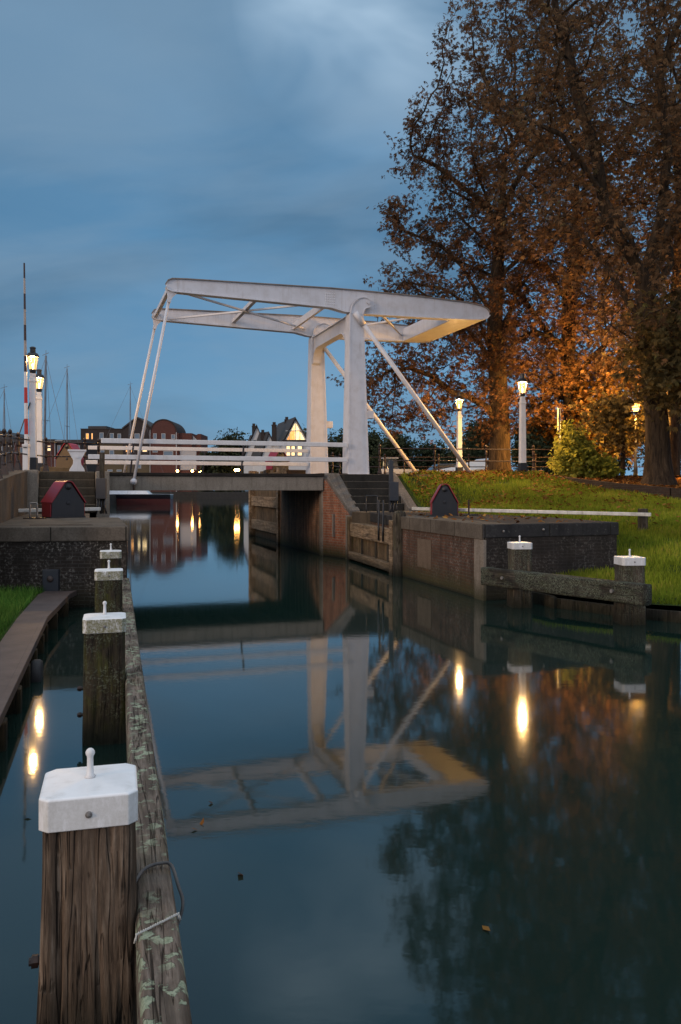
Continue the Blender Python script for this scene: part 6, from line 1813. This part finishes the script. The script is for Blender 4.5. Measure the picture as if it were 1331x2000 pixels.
# the yellow-green bush lit by the lamp
xb = XA(1123, 29)
def ebush(q):
    d = ((q[:, 0] - xb) / .78) ** 2 + ((q[:, 1] - 29.0) / .9) ** 2 + ((q[:, 2] - 3.25) / .95) ** 2
    d2 = ((q[:, 0] - xb + .25) / .35) ** 2 + ((q[:, 1] - 29.0) / .45) ** 2 + ((q[:, 2] - 4.05) / .55) ** 2
    d3 = ((q[:, 0] - xb - .75) / .65) ** 2 + ((q[:, 1] - 28.6) / .8) ** 2 + ((q[:, 2] - 2.85) / .6) ** 2
    return ((d < 1) | (d2 < 1) | (d3 < 1)) & (q[:, 2] > 2.45)
leaf_tree('rhododendron_bush', 'leafy yellow green bush lit by the lamp, at the end of the low wall', (xb, 29.0, 2.6),
          trunk_line([(xb, 29.0, 2.45), (xb, 29.0, 2.7), (xb, 29.0, 3.1)], .2), ebush, ((6, 27, 2.4), (11, 31, 5.2)), 900, 'leaf_bush', 5200, 59, 0.07, di=1.6, dk=0.24, step=0.16, size=0.13, cat='bush', jit=0.07, twig=0.03, tip_r=0.006, per=5, wid=0.42)

# trees in the distance
def far_tree(px, d, top, hw, base_py, seed, label, leaf='leaf_far', n=5000, name='distant_tree'):
    x = XA(px, d); zt_ = wz(top, d); zb = 2.5; R = hw / F * d
    h0 = zb + (zt_ - zb) * 0.12
    pr = [(h0, R * .55), (h0 + (zt_ - h0) * .25, R), (h0 + (zt_ - h0) * .6, R * .9), (h0 + (zt_ - h0) * .85, R * .55), (zt_, R * .08)]
    e = prof_env(x, d, pr)
    sc = d / 80.0
    leaf_tree(name, label, (x, d, zb), trunk_line([(x, d, zb - .2), (x, d, zb + (zt_ - zb) * .35), (x + .2, d, zb + (zt_ - zb) * .7)], 1.0), e, ((x - R, d - R, h0), (x + R, d + R, zt_)), 420, leaf, n, seed, 0.28 * sc, bark='bark_dark',
              step=0.8 * sc, di=6 * sc, dk=1.3 * sc, size=0.42 * sc, per=2, tip_r=0.03 * sc, twig=0.12 * sc, jit=0.5 * sc, clump=0.15, group='dark trees in the distance', wid=0.7)
for i, (px, d, top, hw, lab) in enumerate((
        (455, 195, 842, 17, 'dark round tree left of the white gabled house'),
        (590, 140, 836, 20, 'dark tree peeping out behind the lit glass gable'),
        (655, 95, 838, 32, 'dark tree between and behind the white columns'),
        (715, 100, 832, 38, 'dark tree just behind the near white column'),
        (775, 88, 838, 42, 'bushy dark green tree behind the lower bridge stay'),
        (840, 92, 856, 40, 'low dark tree behind the dark parked car'),
        (905, 80, 852, 40, 'low dark tree behind the covered boat'),
        (940, 84, 812, 26, 'taller grey green tree left of the lamp lit trunk'),
        (1040, 75, 800, 34, 'olive dark tree right of the lamp lit trunk'),
        (1085, 70, 820, 42, 'dark tree far behind the traffic sign'),
        (1190, 72, 770, 55, 'dark tree far behind the park lantern'),
        (1300, 70, 760, 55, 'dark tree far behind the thick trunk'))):
    far_tree(px, d, top, hw, 915, 100 + i, lab)
# low hedge masses right of the far houses
mbh = [(392, 440, 205, 884), (420, 470, 190, 892)]
for i, (a, b, d, top) in enumerate(mbh):
    x0, x1 = XA(a, d), XA(b, d); zt_ = wz(top, d)
    rr = np.random.default_rng(77 + i)
    C = np.column_stack([rr.uniform(x0, x1, 1800), rr.uniform(d, d + 3, 1800), 1.5 + (zt_ - 1.5) * rr.uniform(0, 1, 1800) ** .7])
    t_ = thing('distant_bushes', ['dark bushes right of the stepped house, far bank', 'dark bushes below the round tree, far bank'][i], 'bush', ((x0 + x1) / 2, d, 1.5))
    fast_mesh('crown', palmate(C, 1.3, rr, 2, wid=.7) - np.array(t_.location), 4, MAT['leaf_far'], t_, rr.uniform(0, 1, 3600))
# ------------------------------------------------------------------ dusk sky and light
SUN_TO = Vector((-0.76, -0.65, 0.0)).normalized()
EL = math.radians(12.5)
SUN_TO = Vector((SUN_TO.x * math.cos(EL), SUN_TO.y * math.cos(EL), math.sin(EL)))
street_glow = bpy.data.lights.new('street_glow', 'SUN'); street_glow.energy = 1.15; street_glow.angle = math.radians(12); street_glow.color = (1.0, 0.72, 0.50)  # added warm lamp in place of unseen street lamps behind the viewer
so = bpy.data.objects.new('street_glow', street_glow); col.objects.link(so)
so.rotation_euler = (-SUN_TO).to_track_quat('-Z', 'Y').to_euler(); so.location = (-20, -20, 30)
w = bpy.data.worlds.new('World'); scene.world = w; w.use_nodes = True
nt = w.node_tree; nt.nodes.clear()
def nn(t, **k):
    n = nt.nodes.new(t)
    for a, b in k.items(): setattr(n, a, b)
    return n
L = nt.links.new
out = nn('ShaderNodeOutputWorld'); bg = nn('ShaderNodeBackground'); bg.inputs[1].default_value = 1.0
tc_ = nn('ShaderNodeTexCoord')
sx = nn('ShaderNodeSeparateXYZ'); L(tc_.outputs['Generated'], sx.inputs[0])
# clouds: direction projected on a high layer, so that they flatten towards the horizon
def m(op, a, b=None, c=None):
    n = nn('ShaderNodeMath', operation=op)
    for i, v in enumerate((a, b, c)):
        if v is None: continue
        if isinstance(v, (int, float)): n.inputs[i].default_value = v
        else: L(v, n.inputs[i])
    return n.outputs[0]
zc = m('ADD', m('MAXIMUM', sx.outputs[2], 0.0), 0.28)
cx_ = m('DIVIDE', sx.outputs[0], zc); cy_ = m('DIVIDE', sx.outputs[1], zc)
cv = nn('ShaderNodeCombineXYZ'); L(cx_, cv.inputs[0]); L(cy_, cv.inputs[1])
def noi(scale, detail, rough, dist=0.0, off=0.0):
    mp = nn('ShaderNodeMapping'); L(cv.outputs[0], mp.inputs[0]); mp.inputs['Location'].default_value = (off, off * 1.7, 0); mp.inputs['Scale'].default_value = (1.0, 1.7, 1.0); mp.inputs['Rotation'].default_value = (0, 0, 0.25)
    n = nn('ShaderNodeTexNoise'); L(mp.outputs[0], n.inputs[0]); n.inputs['Scale'].default_value = scale; n.inputs['Detail'].default_value = detail
    n.inputs['Roughness'].default_value = rough; n.inputs['Distortion'].default_value = dist
    return n.outputs['Fac']
def ramp(f, stops):
    n = nn('ShaderNodeValToRGB'); e = n.color_ramp.elements
    while len(e) < len(stops): e.new(.5)
    for el, (p, c) in zip(e, stops):
        el.position = p; el.color = (*c, 1) if hasattr(c, '__len__') else (c, c, c, 1)
    L(f, n.inputs[0]); return n.outputs[0]
def mixc(f, a, b, mode='MIX'):
    n = nn('ShaderNodeMix', data_type='RGBA', blend_type=mode)
    for i, v in ((0, f), (6, a), (7, b)):
        if hasattr(v, 'is_linked') or isinstance(v, bpy.types.NodeSocket): L(v, n.inputs[i])
        elif hasattr(v, '__len__'): n.inputs[i].default_value = (*v, 1)
        else: n.inputs[i].default_value = v
    return n.outputs[2]
base = ramp(sx.outputs[2], [(0.0, (0.150, 0.345, 0.60)), (0.08, (0.135, 0.325, 0.57)), (0.18, (0.110, 0.285, 0.53)), (0.30, (0.098, 0.260, 0.49)), (0.42, (0.115, 0.275, 0.50)), (0.52, (0.135, 0.300, 0.53)), (1.0, (0.10, 0.21, 0.38))])
# a little lighter towards the right, darker to the left
side = ramp(m('MULTIPLY_ADD', sx.outputs[0], 0.9, 0.5), [(0.12, 0.80), (0.5, 1.0), (0.75, 1.12)])
base = mixc(1.0, base, side, 'MULTIPLY')
c1 = noi(0.85, 5, 0.50, 0.5, 3.1)
c2 = noi(1.4, 5, 0.50, 0.6, 7.7)
c3 = noi(3.2, 8, 0.62, 0.8, 12.3)
dark = ramp(c1, [(0.38, 0.0), (0.60, 1.0)])
lite = ramp(c2, [(0.44, 0.0), (0.66, 1.0)])
fine = ramp(c3, [(0.40, 0.0), (0.70, 1.0)])
hi = ramp(sx.outputs[2], [(0.02, 0.35), (0.22, 1.0)])
col1 = mixc(m('MULTIPLY', m('MULTIPLY', dark, hi), 0.82), base, (0.064, 0.150, 0.272))
col2 = mixc(m('MULTIPLY', m('MULTIPLY', lite, hi), 0.50), col1, (0.180, 0.300, 0.455))
col2 = mixc(m('MULTIPLY', m('MULTIPLY', fine, hi), 0.10), col2, (0.230, 0.360, 0.520))
# a thin bright opening in the cloud above the bridge, broken into streaks
dv = nn('ShaderNodeVectorMath', operation='DOT_PRODUCT'); L(tc_.outputs['Generated'], dv.inputs[0])
b_dir = Vector((0.045, 1.0, 0.585)).normalized(); dv.inputs[1].default_value = b_dir
glow = ramp(dv.outputs['Value'], [(0.988, 0.0), (0.9995, 1.0)])
glow = m('MULTIPLY', glow, ramp(noi(2.0, 4, 0.48, 0.5, 1.9), [(0.36, 0.0), (0.60, 1.0)]))
col3 = mixc(m('MULTIPLY', glow, 0.95), col2, (0.42, 0.61, 0.84))
sky = nn('ShaderNodeTexSky', sky_type='NISHITA'); sky.sun_disc = False
sky.sun_elevation = EL; sky.sun_rotation = math.atan2(SUN_TO.x, SUN_TO.y)
skm = mixc(1.0, sky.outputs[0], (0.055, 0.055, 0.055), 'MULTIPLY')
fin = mixc(0.10, mixc(1.0, col3, (1.24, 1.15, 1.05), 'MULTIPLY'), skm)
# unseen sky behind the viewer and at the zenith, brightened to light the scene
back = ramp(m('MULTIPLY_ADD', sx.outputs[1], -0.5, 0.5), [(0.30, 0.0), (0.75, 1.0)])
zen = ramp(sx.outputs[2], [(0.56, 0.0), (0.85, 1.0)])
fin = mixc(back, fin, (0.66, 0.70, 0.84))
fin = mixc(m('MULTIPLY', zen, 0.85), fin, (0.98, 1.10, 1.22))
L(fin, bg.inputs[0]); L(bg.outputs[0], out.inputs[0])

# ------------------------------------------------------------------ camera
cam = bpy.data.cameras.new('camera'); cam.sensor_fit = 'VERTICAL'; cam.sensor_height = 36.0; cam.sensor_width = 24.0
cam.lens = F / 2000 * 36.0; cam.shift_y = -0.0225; cam.clip_end = 3000; cam.clip_start = 0.05
co = bpy.data.objects.new('camera', cam); col.objects.link(co); co.location = (0, 0, H); co.rotation_euler = (PI / 2, 0, 0)
scene.camera = co
scene.view_settings.view_transform = 'Standard'; scene.view_settings.look = 'None'; scene.view_settings.exposure = 0; scene.view_settings.gamma = 1
scene.render.resolution_x = 681; scene.render.resolution_y = 1024
cy = scene.cycles
cy.use_denoising = True
cy.max_bounces = 6; cy.diffuse_bounces = 3; cy.glossy_bounces = 3; cy.transmission_bounces = 3; cy.transparent_max_bounces = 4
cy.sample_clamp_indirect = 4.0; cy.sample_clamp_direct = 0.0
cy.caustics_reflective = False; cy.caustics_refractive = False
